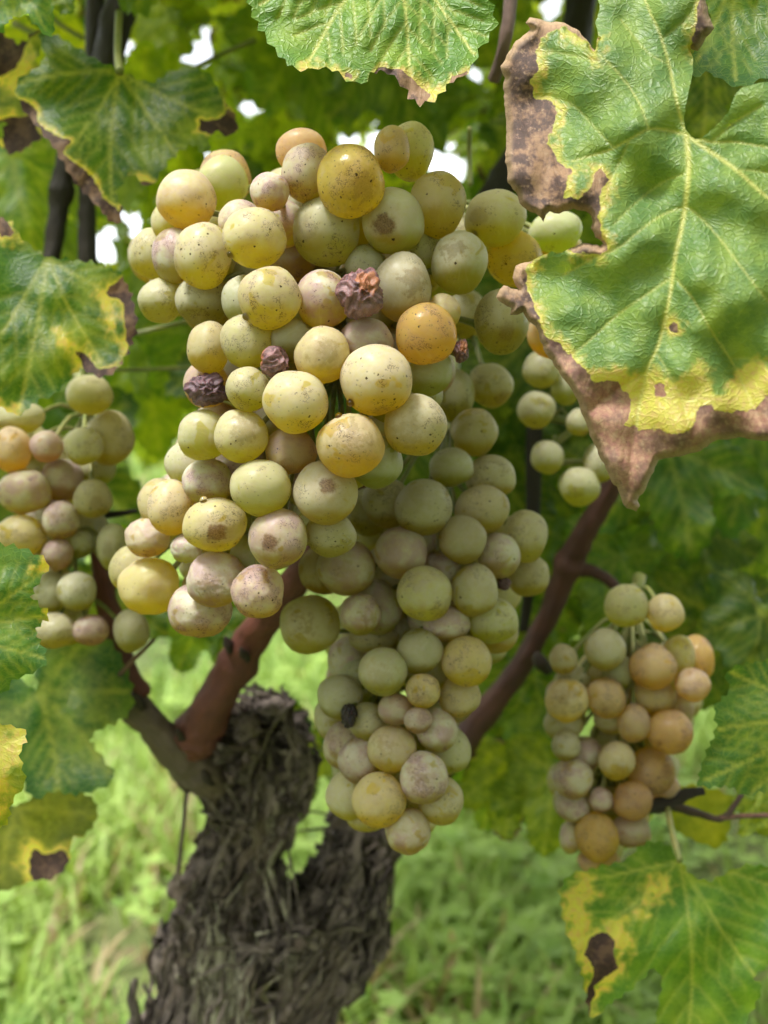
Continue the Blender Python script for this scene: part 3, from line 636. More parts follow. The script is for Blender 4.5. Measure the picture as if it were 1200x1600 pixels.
def uleaf(px, py, d, size, ang, nrm, tint, var=0, dark=0., label=None, pet=True, holes=HOLES, parent=None):
    """unit leaf: junction pixel, depth, size (junction to tip, px), in-picture angle of the tip (deg, -90 = down), tilt"""
    me, ol = UNIT[var % len(UNIT)]
    s = size*d/F; parent = parent or VINE
    # base frame facing the camera: x right, y up, z to camera
    B = Matrix((tuple(RIGHT), tuple(UP), tuple(-FWD))).transposed().to_4x4()
    M = B @ Matrix.Rotation(R(nrm[0]), 4, 'X') @ Matrix.Rotation(R(nrm[1]), 4, 'Y') @ Matrix.Rotation(R(ang+90), 4, 'Z')
    loc = Vector(P(px, py, d)); W = Matrix.Translation(loc) @ M @ Matrix.Diagonal((s, s, s, 1))
    if holes:
        pts = np.array([W @ Vector((q[0], q[1], 0)) for q in ol[::2]]); X, Y, _ = proj(pts); pl = np.stack([X, Y], 1)
        hc = np.array([h[:2] for h in holes], float); hr = np.array([h[2] for h in holes])
        sdv = sdist(hc, pl)
        if (sdv > -hr).any(): return None
    o = bpy.data.objects.new('leaf', me); COL.objects.link(o); o.parent = parent
    pw = Vector(parent['w']) if 'w' in parent else Vector(parent.location)
    W2 = Matrix.Translation(loc-pw) @ M @ Matrix.Diagonal((s, s, s, 1)); o.matrix_local = W2
    o['tint'] = tint; o['dark'] = dark; o['relief'] = .5
    if label: o['label'] = label
    return o

# placed mid-distance leaves: px, py, depth, size px, angle, tilt, tint, variant, dark, label
G1 = (.05, .12, .022); G2 = (.085, .17, .028); G3 = (.15, .24, .03); G4 = (.035, .085, .02)
for a in [
    (300, 60, .55, 190, -80, (-20, 15), G2, 0), (60, 20, .50, 200, -60, (-25, 10), G3, 1), (300, -30, .60, 230, -110, (-15, -20), G3, 4), (235, 40, .52, 90, -70, (-10, 50), G1, 2),
    (490, 20, .48, 210, -110, (-20, 10), G4, 0), (600, 60, .52, 170, -75, (-15, -10), G1, 6), (460, 60, .60, 150, -60, (-10, 20), G2, 1), (700, 60, .40, 150, -80, (-10, 5), G4, 4),
    (735, 200, .36, 95, 90, (10, 5), (.04, .11, .025), 6), (840, 60, .50, 170, -120, (-20, 10), G4, 0), (800, -20, .62, 170, -90, (-20, 0), G3, 1), (690, -40, .45, 120, -45, (-10, 5), (.1, .2, .03), 4),
    (20, -40, .30, 110, -110, (-15, 10), (.06, .15, .06), 0), (65, -30, .36, 70, -95, (-10, 10), (.06, .13, .02), 1), (110, 250, .55, 90, -100, (-10, 10), G1, 4),
    (260, 470, .55, 150, -110, (-15, -15), G3, 0), (215, 560, .60, 150, -75, (-10, 10), G3, 6), (300, 520, .52, 130, -60, (-10, 30), G2, 1), (130, 560, .50, 90, -120, (-10, 0), G2, 4),
    (310, 960, .50, 95, -110, (-5, 5), G2, 0), (360, 980, .48, 70, -60, (-10, 5), G1, 6), (485, 1150, .50, 110, -100, (-10, 20), G4, 0),
    (820, 480, .50, 180, -90, (-10, 0), G4, 0), (680, 560, .52, 190, -90, (-10, 0), G4, 1), (760, 720, .50, 170, -100, (-10, 0), G4, 4), (560, 500, .55, 220, -90, (-5, 0), G4, 6), (620, 760, .5, 160, -90, (0, 0), G4, 0), (900, 600, .48, 150, -80, (0, 0), G4, 1),
    (1040, 700, .45, 170, -80, (-15, -10), (.045, .12, .02), 0), (1170, 640, .48, 190, -100, (-20, 10), (.045, .13, .02), 6), (1090, 820, .52, 150, -70, (-10, 20), G4, 4), (1190, 800, .55, 110, -100, (-10, 0), G2, 1), (1000, 850, .50, 120, -130, (-10, 0), G1, 0),
    (1190, 960, .45, 130, -110, (-10, 10), G4, 6), (1110, 960, .48, 150, -95, (-5, 0), G4, 0), (1000, 980, .50, 170, -95, (-10, 0), G4, 4), (960, 870, .47, 130, -100, (-10, 20), G2, 1),
    (830, 1060, .52, 130, -70, (-15, 20), G1, 0), (800, 1180, .50, 140, -60, (-10, 0), G2, 6), (870, 1210, .47, 125, -100, (-15, 0), (.13, .2, .02), 1), (940, 1230, .50, 110, -80, (-15, 10), (.13, .19, .02), 4), (800, 1200, .48, 110, -95, (-10, 10), (.14, .2, .02), 2),
    (60, 700, .50, 220, -90, (0, 0), G4, 0), (140, 900, .48, 170, -90, (0, 0), G4, 4), (20, 500, .55, 200, -90, (0, 0), G2, 6), (20, 250, .48, 170, -70, (-20, 20), G2, 1),
    (1100, 90, .40, 130, -90, (-5, 0), G4, 0), (430, 330, .50, 190, -90, (0, 0), G4, 1), (560, 300, .46, 170, -90, (0, 0), G4, 0), (760, 330, .47, 190, -95, (0, 0), G4, 4), (870, 230, .48, 160, -90, (0, 0), G4, 6), (640, 650, .44, 150, -90, (0, 0), G4, 6), (850, 520, .46, 190, -90, (0, 0), G4, 0), (770, 850, .46, 110, -90, (0, 0), G4, 0), (930, 640, .46, 150, -90, (0, 0), G4, 1), (380, 520, .48, 170, -90, (0, 0), G4, 4),
    (1180, 1255, .40, 60, -60, (-10, 10), (.12, .18, .02), 4), (230, 250, .55, 140, -60, (-10, 20), G2, 0), (170, 420, .60, 100, -110, (0, 20), G3, 1)]:
    uleaf(*a)
# the canopy behind and above: fills the upper half, leaving gaps where the sky shows
r = random.Random(5)
TG = np.array([(-60,-60),(1260,-60),(1260,900),(1090,880),(1040,1000),(960,960),(880,800),(840,1230),(700,1230),(700,900),(560,800),(330,600),(180,610),(-60,640)], float)
gx_, gy_ = np.meshgrid(np.arange(-60, 1261, 14.), np.arange(-60, 1260, 14.)); GP = np.stack([gx_.ravel(), gy_.ravel()], 1); GP = GP[inside(GP, TG)]
for h in HOLES: GP = GP[np.hypot(GP[:, 0]-h[0], GP[:, 1]-h[1]) > h[2]+6]
for layer, (d0, d1, big) in enumerate(((.62, .85, 1.), (.9, 1.3, .9))):
    cov = np.zeros(len(GP), int); need = 1
    if layer == 1: GP = GP[(GP[:, 1] > 430) | ((GP[:, 0] > 380) & (GP[:, 0] < 1000) & (GP[:, 1] > 60))]; cov = np.zeros(len(GP), int)
    for k in range(2600):
        un = np.flatnonzero(cov < need)
        if len(un) == 0: break
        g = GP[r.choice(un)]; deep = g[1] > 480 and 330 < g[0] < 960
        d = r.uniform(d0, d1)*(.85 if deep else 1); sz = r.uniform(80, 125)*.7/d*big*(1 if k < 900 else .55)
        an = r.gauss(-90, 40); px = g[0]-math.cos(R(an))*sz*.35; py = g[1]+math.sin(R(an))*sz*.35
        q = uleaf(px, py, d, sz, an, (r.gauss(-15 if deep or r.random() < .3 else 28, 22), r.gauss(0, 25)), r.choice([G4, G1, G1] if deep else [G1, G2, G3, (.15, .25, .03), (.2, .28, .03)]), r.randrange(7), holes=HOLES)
        if q is not None:
            me_, ol_ = UNIT[[u[0] for u in UNIT].index(q.data)]; W_ = Matrix.Translation(VINE.location) @ q.matrix_basis
            pts_ = np.array([W_ @ Vector((a_[0], a_[1], 0)) for a_ in ol_[::3]]); X_, Y_, _ = proj(pts_)
            cov += inside(GP, np.stack([X_, Y_], 1))
for k in range(150):      # above the frame and over the bunches: the rest of the canopy, casting the shade
    px = r.uniform(-200, 1400); d = r.uniform(.32, .62); py = r.uniform(-900, -130)-(.5-d)*300
    uleaf(px, py, d, r.uniform(130, 190)*.4/d, r.gauss(-90, 40), (r.gauss(-45, 20), r.gauss(0, 25)), r.choice([G1, G2, G3]), r.randrange(7))

for k in range(150):     # unseen leaves added over the back of the vine to deepen its shade
    uleaf(r.uniform(-100, 1300), r.uniform(-1000, -110), r.uniform(.36, .75), r.uniform(120, 170), r.gauss(-90, 40), (r.gauss(-60, 18), r.gauss(0, 20)), r.choice([G1, G2, G4]), r.randrange(7))
for k in range(16):      # unseen leaves added past the left edge to block light on the left bunch
    uleaf(r.uniform(-330, -120), r.uniform(150, 1050), r.uniform(.25, .38), r.uniform(110, 150), r.gauss(-90, 40), (r.gauss(-25, 15), r.gauss(20, 25)), r.choice([G1, G2]), r.randrange(7))

# ------------------------------------------------------------------ canes
def cane(pts, tint, nodes=(), label=None, seg=20, n=10, name='cane', mat=None):
    c_ = catmull(pts, n); rr = c_[:, 3].copy()
    for (nx, ny, k) in nodes:
        d = np.hypot(c_[:, 0]-nx, c_[:, 1]-ny); rr *= 1+k*np.exp(-(d/14)**2)
    p = P(c_[:, 0], c_[:, 1], c_[:, 2]); v, f = tube(p, rr*c_[:, 2]/F, seg, wob=.2, seed=pts[0][0])
    me_ = mesh(name, v, f); i_ = np.arange(len(v)); a_ = (i_ % seg)*6.283/seg; vattr(me_, 'fib', np.stack([np.cos(a_), np.sin(a_), (i_//seg)*.035+pts[0][0]], 1))
    o = add_part(name, me_, p[0], mat or CANE, VINE, label); o['tint'] = tint; return o
RED = (.17, .055, .040); GREY = (.17, .125, .10); DK = (.022, .014, .010)
cane([(130,700,.42,13),(150,830,.42,14),(165,930,.42,16),(188,1020,.42,18),(210,1092,.42,22)], RED, [(175,960,.12),(208,1085,.3)], 'slender red brown cane left of the trunk')
cane([(203,1098,.42,21),(235,1130,.42,24),(275,1175,.425,29),(312,1203,.432,33),(335,1222,.44,30)], GREY, [(215,1108,.2),(310,1200,.1)], 'grey brown spur joining the trunk', name='spur')
cane([(570,740,.36,18),(500,850,.37,22),(440,935,.39,25),(402,985,.40,26),(365,1045,.41,28),(325,1115,.42,33),(308,1150,.425,37),(296,1172,.427,28)], RED, [(372,1035,.22),(310,1150,.12)], 'stout red brown cane rising behind the front bunch')
cane([(1000,640,.40,13),(955,760,.42,15),(915,830,.43,17),(890,880,.44,20),(850,975,.45,17),(800,1060,.46,18),(745,1130,.47,22),(690,1190,.48,28),(620,1240,.49,38)], (.10, .038, .030), [(890,885,.25),(845,1030,.15)], 'dark red cane forking behind the lower bunch')
for bx, by, bd_, sz_ in ((357,1008,.40,9),(380,1022,.395,7),(845,1035,.445,11),(282,1150,.415,8),(215,1095,.41,9),(322,1215,.425,9)):    # buds and ring scars at the nodes
    pp_, r_ = pxpath([(bx+sz_,by+sz_,bd_+.004,sz_*.9),(bx,by,bd_,sz_),(bx-sz_*.6,by-sz_*1.4,bd_-.002,sz_*.35)], 4); v_, f_ = tube(pp_, r_, 9, wob=.5, seed=bx)
    o_ = add_part('bud', mesh('bud', v_, f_), pp_[0], CANE); o_['tint'] = (.04, .025, .02)
cane([(888,888,.44,13),(925,893,.44,10),(952,908,.44,9),(975,930,.44,8)], (.10, .038, .030))
cane([(835,660,.45,13),(832,800,.46,11),(828,900,.465,9),(818,985,.47,8)], DK)
cane([(150,-40,.47,15),(148,60,.47,14),(146,130,.47,14)], DK); cane([(205,-40,.46,28),(180,40,.46,25),(165,120,.46,22)], DK); cane([(128,150,.475,16),(112,220,.475,17),(98,285,.47,16),(90,340,.47,15),(78,420,.47,14)], DK, [(98,300,.3)])
cane([(140,170,.47,14),(137,300,.47,14),(136,360,.47,14),(138,450,.47,14)], DK); cane([(915,-60,.46,26),(905,20,.46,24),(880,150,.47,24),(800,260,.48,24),(760,330,.48,24),(700,470,.48,20)], DK)
cane([(800,-30,.34,10),(790,60,.34,10),(772,125,.35,10)], (.20, .12, .10), label='thin pale brown shoot beside the top leaf')
cane([(1000,1262,.38,12),(1040,1255,.385,12),(1075,1240,.385,9),(1100,1236,.385,6)], DK, name='twig'); cane([(1050,1258,.385,8),(1095,1272,.385,6),(1130,1278,.385,5),(1160,1240,.385,4)], (.07, .04, .025), name='twig', label='dark forked twig carrying the right bunch'); cane([(1125,1278,.385,5),(1160,1275,.385,4),(1215,1274,.385,4)], (.16, .08, .05), name='twig')
cane([(135,1112,.41,7),(165,1080,.41,5),(200,1040,.40,4),(240,1000,.39,3)], (.20, .11, .07), name='tendril'); cane([(165,805,.40,6),(190,802,.40,5),(215,798,.40,3)], DK, name='twig')
for pts in ([(300,108,.5,3.5),(345,85,.5,3.5),(400,62,.5,4)], [(130,60,.5,4),(90,35,.5,4),(70,10,.5,4)], [(735,290,.37,4),(733,240,.37,4),(734,200,.36,4)], [(20,35,.5,5),(120,90,.5,4),(160,130,.5,4)], [(180,578,.42,3),(240,577,.45,3),(330,572,.47,3)], [(215,520,.42,4),(250,512,.4,4),(300,500,.4,4)]):
    p, rr = pxpath(pts); v, f = tube(p, rr, 8); o = add_part('shoot', mesh('shoot', v, f), p[0], STEM)

# ------------------------------------------------------------------ trunk
def trunk():
    parts = []
    def T(pts, n=5): p, rr = pxpath(pts, n); parts.append(tube(p, rr, 14)); return p
    main = T([(270,1980,.49,128),(315,1750,.485,128),(350,1620,.48,128),(385,1520,.475,132),(425,1440,.47,112)])
    la = T([(365,1500,.47,112),(366,1410,.465,84),(388,1330,.46,66),(396,1250,.455,64),(404,1180,.45,68),(402,1130,.45,60),(398,1098,.45,42)])
    T([(350,1560,.46,60),(330,1480,.455,40),(345,1400,.455,20)]); T([(440,1480,.45,46),(470,1500,.44,36)]); T([(360,1180,.43,30),(370,1120,.44,24)]); T([(450,1150,.44,30),(445,1240,.445,36),(420,1330,.45,20)]); T([(420,1110,.435,26),(390,1160,.43,30),(350,1200,.43,34)]); T([(345,1300,.45,22),(350,1260,.445,30)])
    ra = T([(400,1550,.475,84),(505,1440,.48,82),(535,1380,.485,62),(560,1320,.49,52),(562,1265,.49,44),(600,1225,.495,36)])
    T([(285,1180,.432,26),(315,1205,.436,40),(360,1232,.445,52),(400,1262,.45,52)])
    T([(455,1190,.455,26),(450,1120,.455,20),(445,1095,.455,14)])
    V, Fc = join(parts); me = mesh('t0', V, Fc); o = bpy.data.objects.new('t0', me); COL.objects.link(o)
    m = o.modifiers.new('r', 'REMESH'); m.mode = 'VOXEL'; m.voxel_size = .0016
    dg = bpy.context.evaluated_depsgraph_get(); ev = o.evaluated_get(dg); m2 = bpy.data.meshes.new_from_object(ev)
    bpy.data.objects.remove(o)
    m2.name = 'trunk'
    n_ = len(m2.vertices); co = np.zeros(n_*3); m2.vertices.foreach_get('co', co); co = co.reshape(-1, 3)
    no = np.zeros(n_*3); m2.vertex_normals.foreach_get('vector', no); no = no.reshape(-1, 3)
    sk = [(a, b) for pth in (main, la, ra) for a, b in zip(pth[:-1], pth[1:])]
    bd = np.full(n_, 1e9); ax = np.zeros((n_, 3))
    for a, b in sk:
        d, _ = segdist(co, a, b); u = (b-a)/np.linalg.norm(b-a); k = d < bd; bd[k] = d[k]; ax[k] = u
    q = co-.93*ax*np.sum(co*ax, 1)[:, None]
    X, Y, D = proj(co)
    # swirl round the knot of a cut limb
    kx, ky = 455, 1500; kr = np.hypot(X-kx, Y-ky); kw = np.exp(-(kr/55)**2)
    h = np.zeros(n_)
    for i in range(n_):
        w_ = Vector(q[i]*58); w2 = noise.noise_vector(Vector(co[i]*20))*.6
        a = 1-abs(noise.noise(w_+w2))*2.2; b = 1-abs(noise.noise(w_*2.3+w2*1.5+Vector((5, 5, 5))))*2
        g = noise.noise(Vector(co[i]*45)); e = noise.noise(Vector(co[i]*22+np.array([3, 0, 0])))
        h[i] = a*.0095+b*.0034+g*.005+e*.010
    ring = np.cos(kr*.42)*.0022*np.exp(-(kr/48)**2)*2
    h = h*(1-kw*.7)+ring+kw*.004
    co2 = co+no*(h[:, None]-.0075); m2.vertices.foreach_set('co', co2.ravel()); m2.update()
    pale = .62*np.exp(-((X-345)/75)**2-((Y-1530)/60)**2)+.60*np.exp(-((X-355)/70)**2-((Y-1600)/50)**2)+.40*np.exp(-((X-400)/30)**2-((Y-1330)/60)**2)+.55*np.exp(-(kr/28)**2)
    attr(m2, 'pale', pale); attr(m2, 'flow', bd); vattr(m2, 'fib', q)
    m2.polygons.foreach_set('use_smooth', [True]*len(m2.polygons)); m2.materials.clear()
    bv = bvhtree.BVHTree.FromPolygons([tuple(v) for v in co2], [tuple(p.vertices) for p in m2.polygons])
    org = P(400, 1600, .47)
    tr = add_part('trunk', m2, org, BARK, VINE, 'twisted dark trunk with peeling shaggy bark and grey lichen')
    # loose strips of bark
    rr = random.Random(3); cand = [i for i in range(n_) if Y[i] < 1680 and no[i]@FWD < .35]
    for k in range(290):
        i = rr.choice(cand); p = Vector(co2[i]); d = Vector(ax[i]); nn = Vector(no[i])
        d = (d+Vector([rr.gauss(0, .13) for _ in range(3)])); d -= nn*d.dot(nn)
        if d.length < .2: continue
        d.normalize(); L = rr.uniform(.025, .095); wd = rr.choice([rr.uniform(.0005, .0014), rr.uniform(.0006, .0018), rr.uniform(.0010, .0034)]); N = 12; cv = rr.uniform(-.35, .35); V = []; Fc = []
        lift = rr.choice([.0005, .001, .002, .004]); tw = rr.uniform(-.5, .5)
        for s in range(N):
            t = s/(N-1)-.5; loc, nrm, _, _ = bv.find_nearest(p+d*(t*L)+d.cross(nn)*(cv*L*t*t*2+.0012*math.sin(s*1.9+i)))
            if loc is None: break
            if nrm.dot(nn) < -.2: nrm = nn
            sd_ = d.cross(nrm).normalized(); e = abs(t)*2
            up = nrm*(.0012+lift*(max(0, t*2)**2)+.0005*noise.noise(p*300+Vector((s, 0, 0))))
            ww = wd*(1-.8*e**3)*(1+.3*rr.uniform(-1, 1)); side = (sd_+nrm*tw).normalized()
            V += [loc+up-side*ww, loc+up+nrm*.0008, loc+up+side*ww, loc+up-nrm*.001]
        if len(V) < 4*N: continue
        for s in range(N-1):
            for q_ in range(4): Fc.append((s*4+q_, s*4+(q_+1) % 4, s*4+4+(q_+1) % 4, s*4+4+q_))
        Fc += [(3, 2, 1, 0), tuple((N-1)*4+q_ for q_ in range(4))]
        me = mesh('bark_strip', V, Fc, False); attr(me, 'pale', [pale[i]+rr.uniform(-.1, .25)]*len(V)); attr(me, 'flow', [0]*len(V)); vv = np.array([tuple(v_) for v_ in V]); dd_ = np.array(d); vattr(me, 'fib', vv-.93*(vv@dd_)[:, None]*dd_+k*.01)
        add_part('bark_strip', me, tuple(p), BARK, tr)
    # stubs of old pruning
    for pts in ([(205,1620,.455,12),(212,1590,.452,9),(206,1560,.45,8),(212,1530,.45,5)], [(425,1110,.45,7),(422,1090,.45,6),(424,1074,.45,3)], [(385,1165,.44,26),(386,1140,.425,22),(387,1120,.42,15)]):
        pp, r_ = pxpath(pts, 5); v, f = tube(pp, r_, 9, wob=.5, seed=4); me = mesh('stub', v, f); attr(me, 'pale', [.1]*len(v)); attr(me, 'flow', [0]*len(v)); vattr(me, 'fib', np.array(v)*[1, 1, .1]); add_part('stub', me, pp[0], BARK, tr)
trunk()

# ------------------------------------------------------------------ grapes
def grape_mesh(seed, amp=.025, rings=22, segs=28, wr=0.):
    bm = bmesh.new(); bmesh.ops.create_uvsphere(bm, u_segments=segs, v_segments=rings, radius=1)
    for v in bm.verts:
        p = v.co.copy(); k = 1+amp*noise.noise(p*1.1+Vector((seed*5, 0, 0)))
        if wr:
            w_ = noise.noise_vector(p*1.3+Vector((seed, 3, 1)))*.8
            q = Vector((p.x*2.6, p.y*2.6, p.z*.8))+w_*.7+Vector((seed*3, 0, 0))
            k -= wr*abs(noise.noise(q))*1.5+wr*.25*abs(noise.noise(q*2.2))+wr*.8*noise.noise(p*.9+Vector((0, seed, 0)))
        v.co = p*k
    me = bpy.data.meshes.new('grape'); bm.to_mesh(me); bm.free()
    me.polygons.foreach_set('use_smooth', [True]*len(me.polygons)); return me
GM = [grape_mesh(i, .085) for i in range(6)]
GW = [grape_mesh(i+20, .10, 30, 40, .045) for i in range(3)]      # slightly wrinkled
RM = [grape_mesh(i+40, .12, 60, 80, .24) for i in range(4)]      # raisins
for m_ in GM+GW: m_.materials.append(GRAPE)
for m_ in RM: m_.materials.append(RAISIN)
TINT = {'y': (.62, .53, .11), 'g': (.50, .465, .12), 'G': (.43, .40, .12), 'p': (.52, .45, .17), 'o': (.60, .46, .14), 'b': (.54, .42, .24), 'm': (.46, .34, .24)}
PINK = {'y': .35, 'g': .2, 'G': .1, 'p': 1., 'o': .35, 'b': .6, 'm': 1.}
BLOOM = {'y': .40, 'g': .42, 'G': .42, 'p': .56, 'o': .30, 'b': .2, 'm': .5}
LAB = {'R': 'shrivelled mauve raisin with a torn brown side', 'K': 'shrivelled dark purple raisin', 'B': 'black dried raisin', 'o': 'glossy amber orange grape', 'm': 'small pinkish mauve grape'}
BQ = Matrix((tuple(RIGHT), tuple(UP), tuple(-FWD))).transposed()

def bunch(name, label, data, base, fill, seed, hang, dback=.07, bl=1., rfill=44, fdepth=.02, fcode='gGgp'):
    """data: lines 'cx cy rx ry code' front to back; each berry goes as near as its neighbours allow"""
    r = random.Random(seed); L = []
    for ln in data.strip().splitlines():
        a = ln.split()
        if len(a) >= 5: L.append((float(a[0]), float(a[1]), float(a[2]), float(a[3]), a[4]))
    front = [(a, b, (c_+e)/2) for a, b, c_, e, _ in L]
    tries = 0; nf = 0
    while nf < fill and tries < 4000:
        tries += 1; q = r.choice(front); x = q[0]+r.uniform(-60, 60); y = q[1]+r.uniform(-60, 60); rf = rfill*r.uniform(.85, 1.1)
        # must stay within the silhouette of the listed berries
        ok = all(any((x+rf*.85*math.cos(a)-f_[0])**2+(y+rf*.85*math.sin(a)-f_[1])**2 < (f_[2]*(.97 if len(front) > 48 else 1.12))**2 for f_ in front) for a in [k*.785 for k in range(8)])
        if ok: L.append((x, y, rf, rf, 'F'+r.choice(fcode))); nf += 1
    done = []; Rt = root(name, label, 'bunch of grapes', tuple(P(hang[0], hang[1], hang[2])))
    for (x, y, rx, ry, code) in L:
        rp = (rx+ry)/2; d = base(x, y)
        if code[0] == 'F': d += fdepth
        elif 'h' in code: d += .009
        for it in range(260):
            c_ = P(x, y, d); rw = rp*d/F; bad = False
            for (cj, rj) in done:
                if np.linalg.norm(c_-cj) < .895*(rw+rj): bad = True; break
            if not bad: break
            d += .0008
        if code[0] == 'F' and d > base(x, y)+dback: continue
        done.append((c_, rw))
        k = code[1] if code[0] == 'F' else code[0]
        if k in 'RKB': me = r.choice(RM)
        elif 'w' in code: me = r.choice(GW)
        else: me = r.choice(GM)
        o = bpy.data.objects.new('grape', me); COL.objects.link(o); o.parent = Rt
        sx, sy = rx*d/F, ry*d/F
        rot = Matrix.Rotation(r.gauss(0, .25), 3, 'Z')
        ML = Matrix.Translation(Vector(c_)-Vector(Rt.location)) @ BQ.to_4x4() @ Matrix.Diagonal((sx, sy, (sx+sy)/2, 1))
        if abs(rx-ry) < 4: ML = ML @ Euler((r.uniform(-.5, .5), r.uniform(-3, 3), r.gauss(0, .4))).to_matrix().to_4x4()
        o.matrix_local = ML; MI = ML.to_3x3().inverted()
        if k == 'R': o['tint'] = (.27, .14, .14); o['stain'] = 1.; o['scar'] = (.35, .35, .8)
        elif k == 'K': o['tint'] = (.17, .09, .11); o['stain'] = 0.; o['scar'] = (0, 0, 0)
        elif k == 'B': o['tint'] = (.02, .013, .02); o['stain'] = 0.; o['scar'] = (0, 0, 0)
        else:
            tc = np.array(TINT[k])*np.array([1+r.gauss(0, .05), 1+r.gauss(0, .05), 1+r.gauss(0, .1)])
            o['tint'] = tuple(float(q) for q in tc); o['psize'] = .3; o['wet'] = 1. if 'r' in code else (.7 if r.random() < .12 else 0.);  o['pink'] = min(1., PINK[k]*r.uniform(.7, 1.3))
            o['bloom'] = max(0., min(.85, BLOOM[k]*bl*r.uniform(.75, 1.25)))*(.2 if 'r' in code else 1)
            o['stain'] = 1. if 's' in code else (.4 if r.random() < .22 else 0.)
            v = Vector((r.uniform(-.9, .9), r.uniform(-1., .4), r.choice([1, .9, .3, -.5]))).normalized(); o['soft'] = 0.
            if 's' in code:
                v = Vector((r.uniform(-.35, .5), r.uniform(-.4, .35), 1)).normalized(); o['soft'] = 0. if 'S' in code else r.uniform(.45, 1.)
            w2 = (v+Vector((r.uniform(-.6, .6), r.uniform(-.7, .3), 0))).normalized(); o['pore'] = tuple((MI @ (BQ @ w2)).normalized()); o['psize'] = r.uniform(.25, .6)
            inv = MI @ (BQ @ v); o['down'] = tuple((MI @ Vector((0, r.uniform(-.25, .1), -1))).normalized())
            o['scar'] = tuple(inv.normalized())
        if k in LAB: o['label'] = LAB[k]
        if 'd' in code:                                    # a clear sticky drop on its upper rim
            dm = bpy.data.meshes.get('droplet')
            if dm is None:
                bm = bmesh.new(); bmesh.ops.create_uvsphere(bm, u_segments=16, v_segments=12, radius=1); dm = bpy.data.meshes.new('droplet'); bm.to_mesh(dm); bm.free()
                dm.polygons.foreach_set('use_smooth', [True]*len(dm.polygons)); dm.materials.append(DROP)
            dr = bpy.data.objects.new('droplet', dm); COL.objects.link(dr); dr.parent = o
            ang = {'1': -2.4, '2': 1.9, '3': .3}.get(code[-1], 1.6); dv = Vector((math.cos(ang), math.sin(ang), .35)).normalized()
            wv = Vector(c_)+BQ @ Vector((dv.x*sx, dv.y*sy, dv.z*sx)); s_ = .0010
            dr.matrix_local = ML.inverted() @ Matrix.Translation(wv-Vector(Rt.location)) @ Matrix.Diagonal((s_, s_*1.3, s_, 1))
    # branching stalk inside the bunch
    cen = np.array([c_ for c_, _ in done]); order = np.argsort(-cen[:, 2]); parts = []
    K = 7; chunks = np.array_split(order, K); ax = [np.array(P(hang[0], hang[1], hang[2]))]
    for ch in chunks: m_ = cen[ch].mean(0)+FWD*.012; ax.append(m_)
    ax = catmull(np.array(ax), 4); parts.append(tube(ax, np.linspace(.0024, .0010, len(ax)), 8))
    for (c_, rw) in done:
        i = int(np.argmin(np.linalg.norm(ax-c_, axis=1))); a = ax[max(i-2, 0)]; di = (a-c_); di /= np.linalg.norm(di)+1e-9
        e = c_+di*rw*.97; mid = (a+e)/2+np.array([0, 0, .004])
        pp = catmull(np.array([a, mid, e, e-di*rw*.05]), 3); rad = np.full(len(pp), .00075); rad[-4:] = [.0009, .0013, .0017, .0017]
        parts.append(tube(pp, rad, 6))
    v, f = join(parts); st = mesh('stalk', v, f); to_local(st, Rt.location); link('stalk', st, Rt, STEM)
    return Rt, done

FRONT = """
588 595 56 57 yd1
548 284 53 58 yrs
547 697 54 50 ysd2
666 522 48 50 or
463 628 51 50 y
336 820 50 43 ysSd2
421 466 49 49 yd1
398 372 50 46 yd1
318 399 45 52 y
510 362 53 56 g
614 347 49 51 gsS
292 313 45 48 y
612 233 28 37 o
774 340 48 44 gd1
805 405 43 46 or
718 410 44 49 gs
642 236 36 46 g
683 319 45 52 g
421 300 30 31 p
480 270 40 46 p
504 556 45 44 ys
378 681 42 42 ys
648 664 49 50 gs
563 458 38 42 R
430 565 23 26 R
323 608 34 28 K
508 770 52 50 gsS
435 842 46 48 psS
407 762 48 45 g
338 904 48 44 psw
233 916 48 47 yw
269 793 38 44 y
231 840 36 31 pw
291 857 25 23 pw
403 925 42 44 pw
312 953 50 45 pw
454 704 41 38 b
325 753 40 36 p
318 680 40 41 g
388 608 34 36 g
388 534 45 43 g
327 543 34 42 g
505 468 43 47 p
628 450 46 54 Gs
573 532 42 36 m
694 487 26 28 o
720 548 13 20 R
784 503 43 51 G
668 580 40 40 Gh
517 835 40 36 G
588 722 42 42 Gh
457 532 34 34 Gh
374 345 33 33 ph
442 350 36 38 ph
347 287 40 42 g
471 237 40 36 b
238 397 36 40 gh
275 400 38 44 p
274 348 36 36 gh
252 470 35 35 G
316 470 42 38 G
385 470 39 40 Gh
452 402 42 44 ph
352 278 40 42 bh
652 392 38 40 Gh
297 725 38 40 gh
254 787 39 39 gh
206 891 36 38 gh
868 362 42 33 g
875 385 34 18 g
862 520 38 40 yh
322 600 36 38 ph
394 872 36 36 Gh
572 418 34 34 Gh
"""
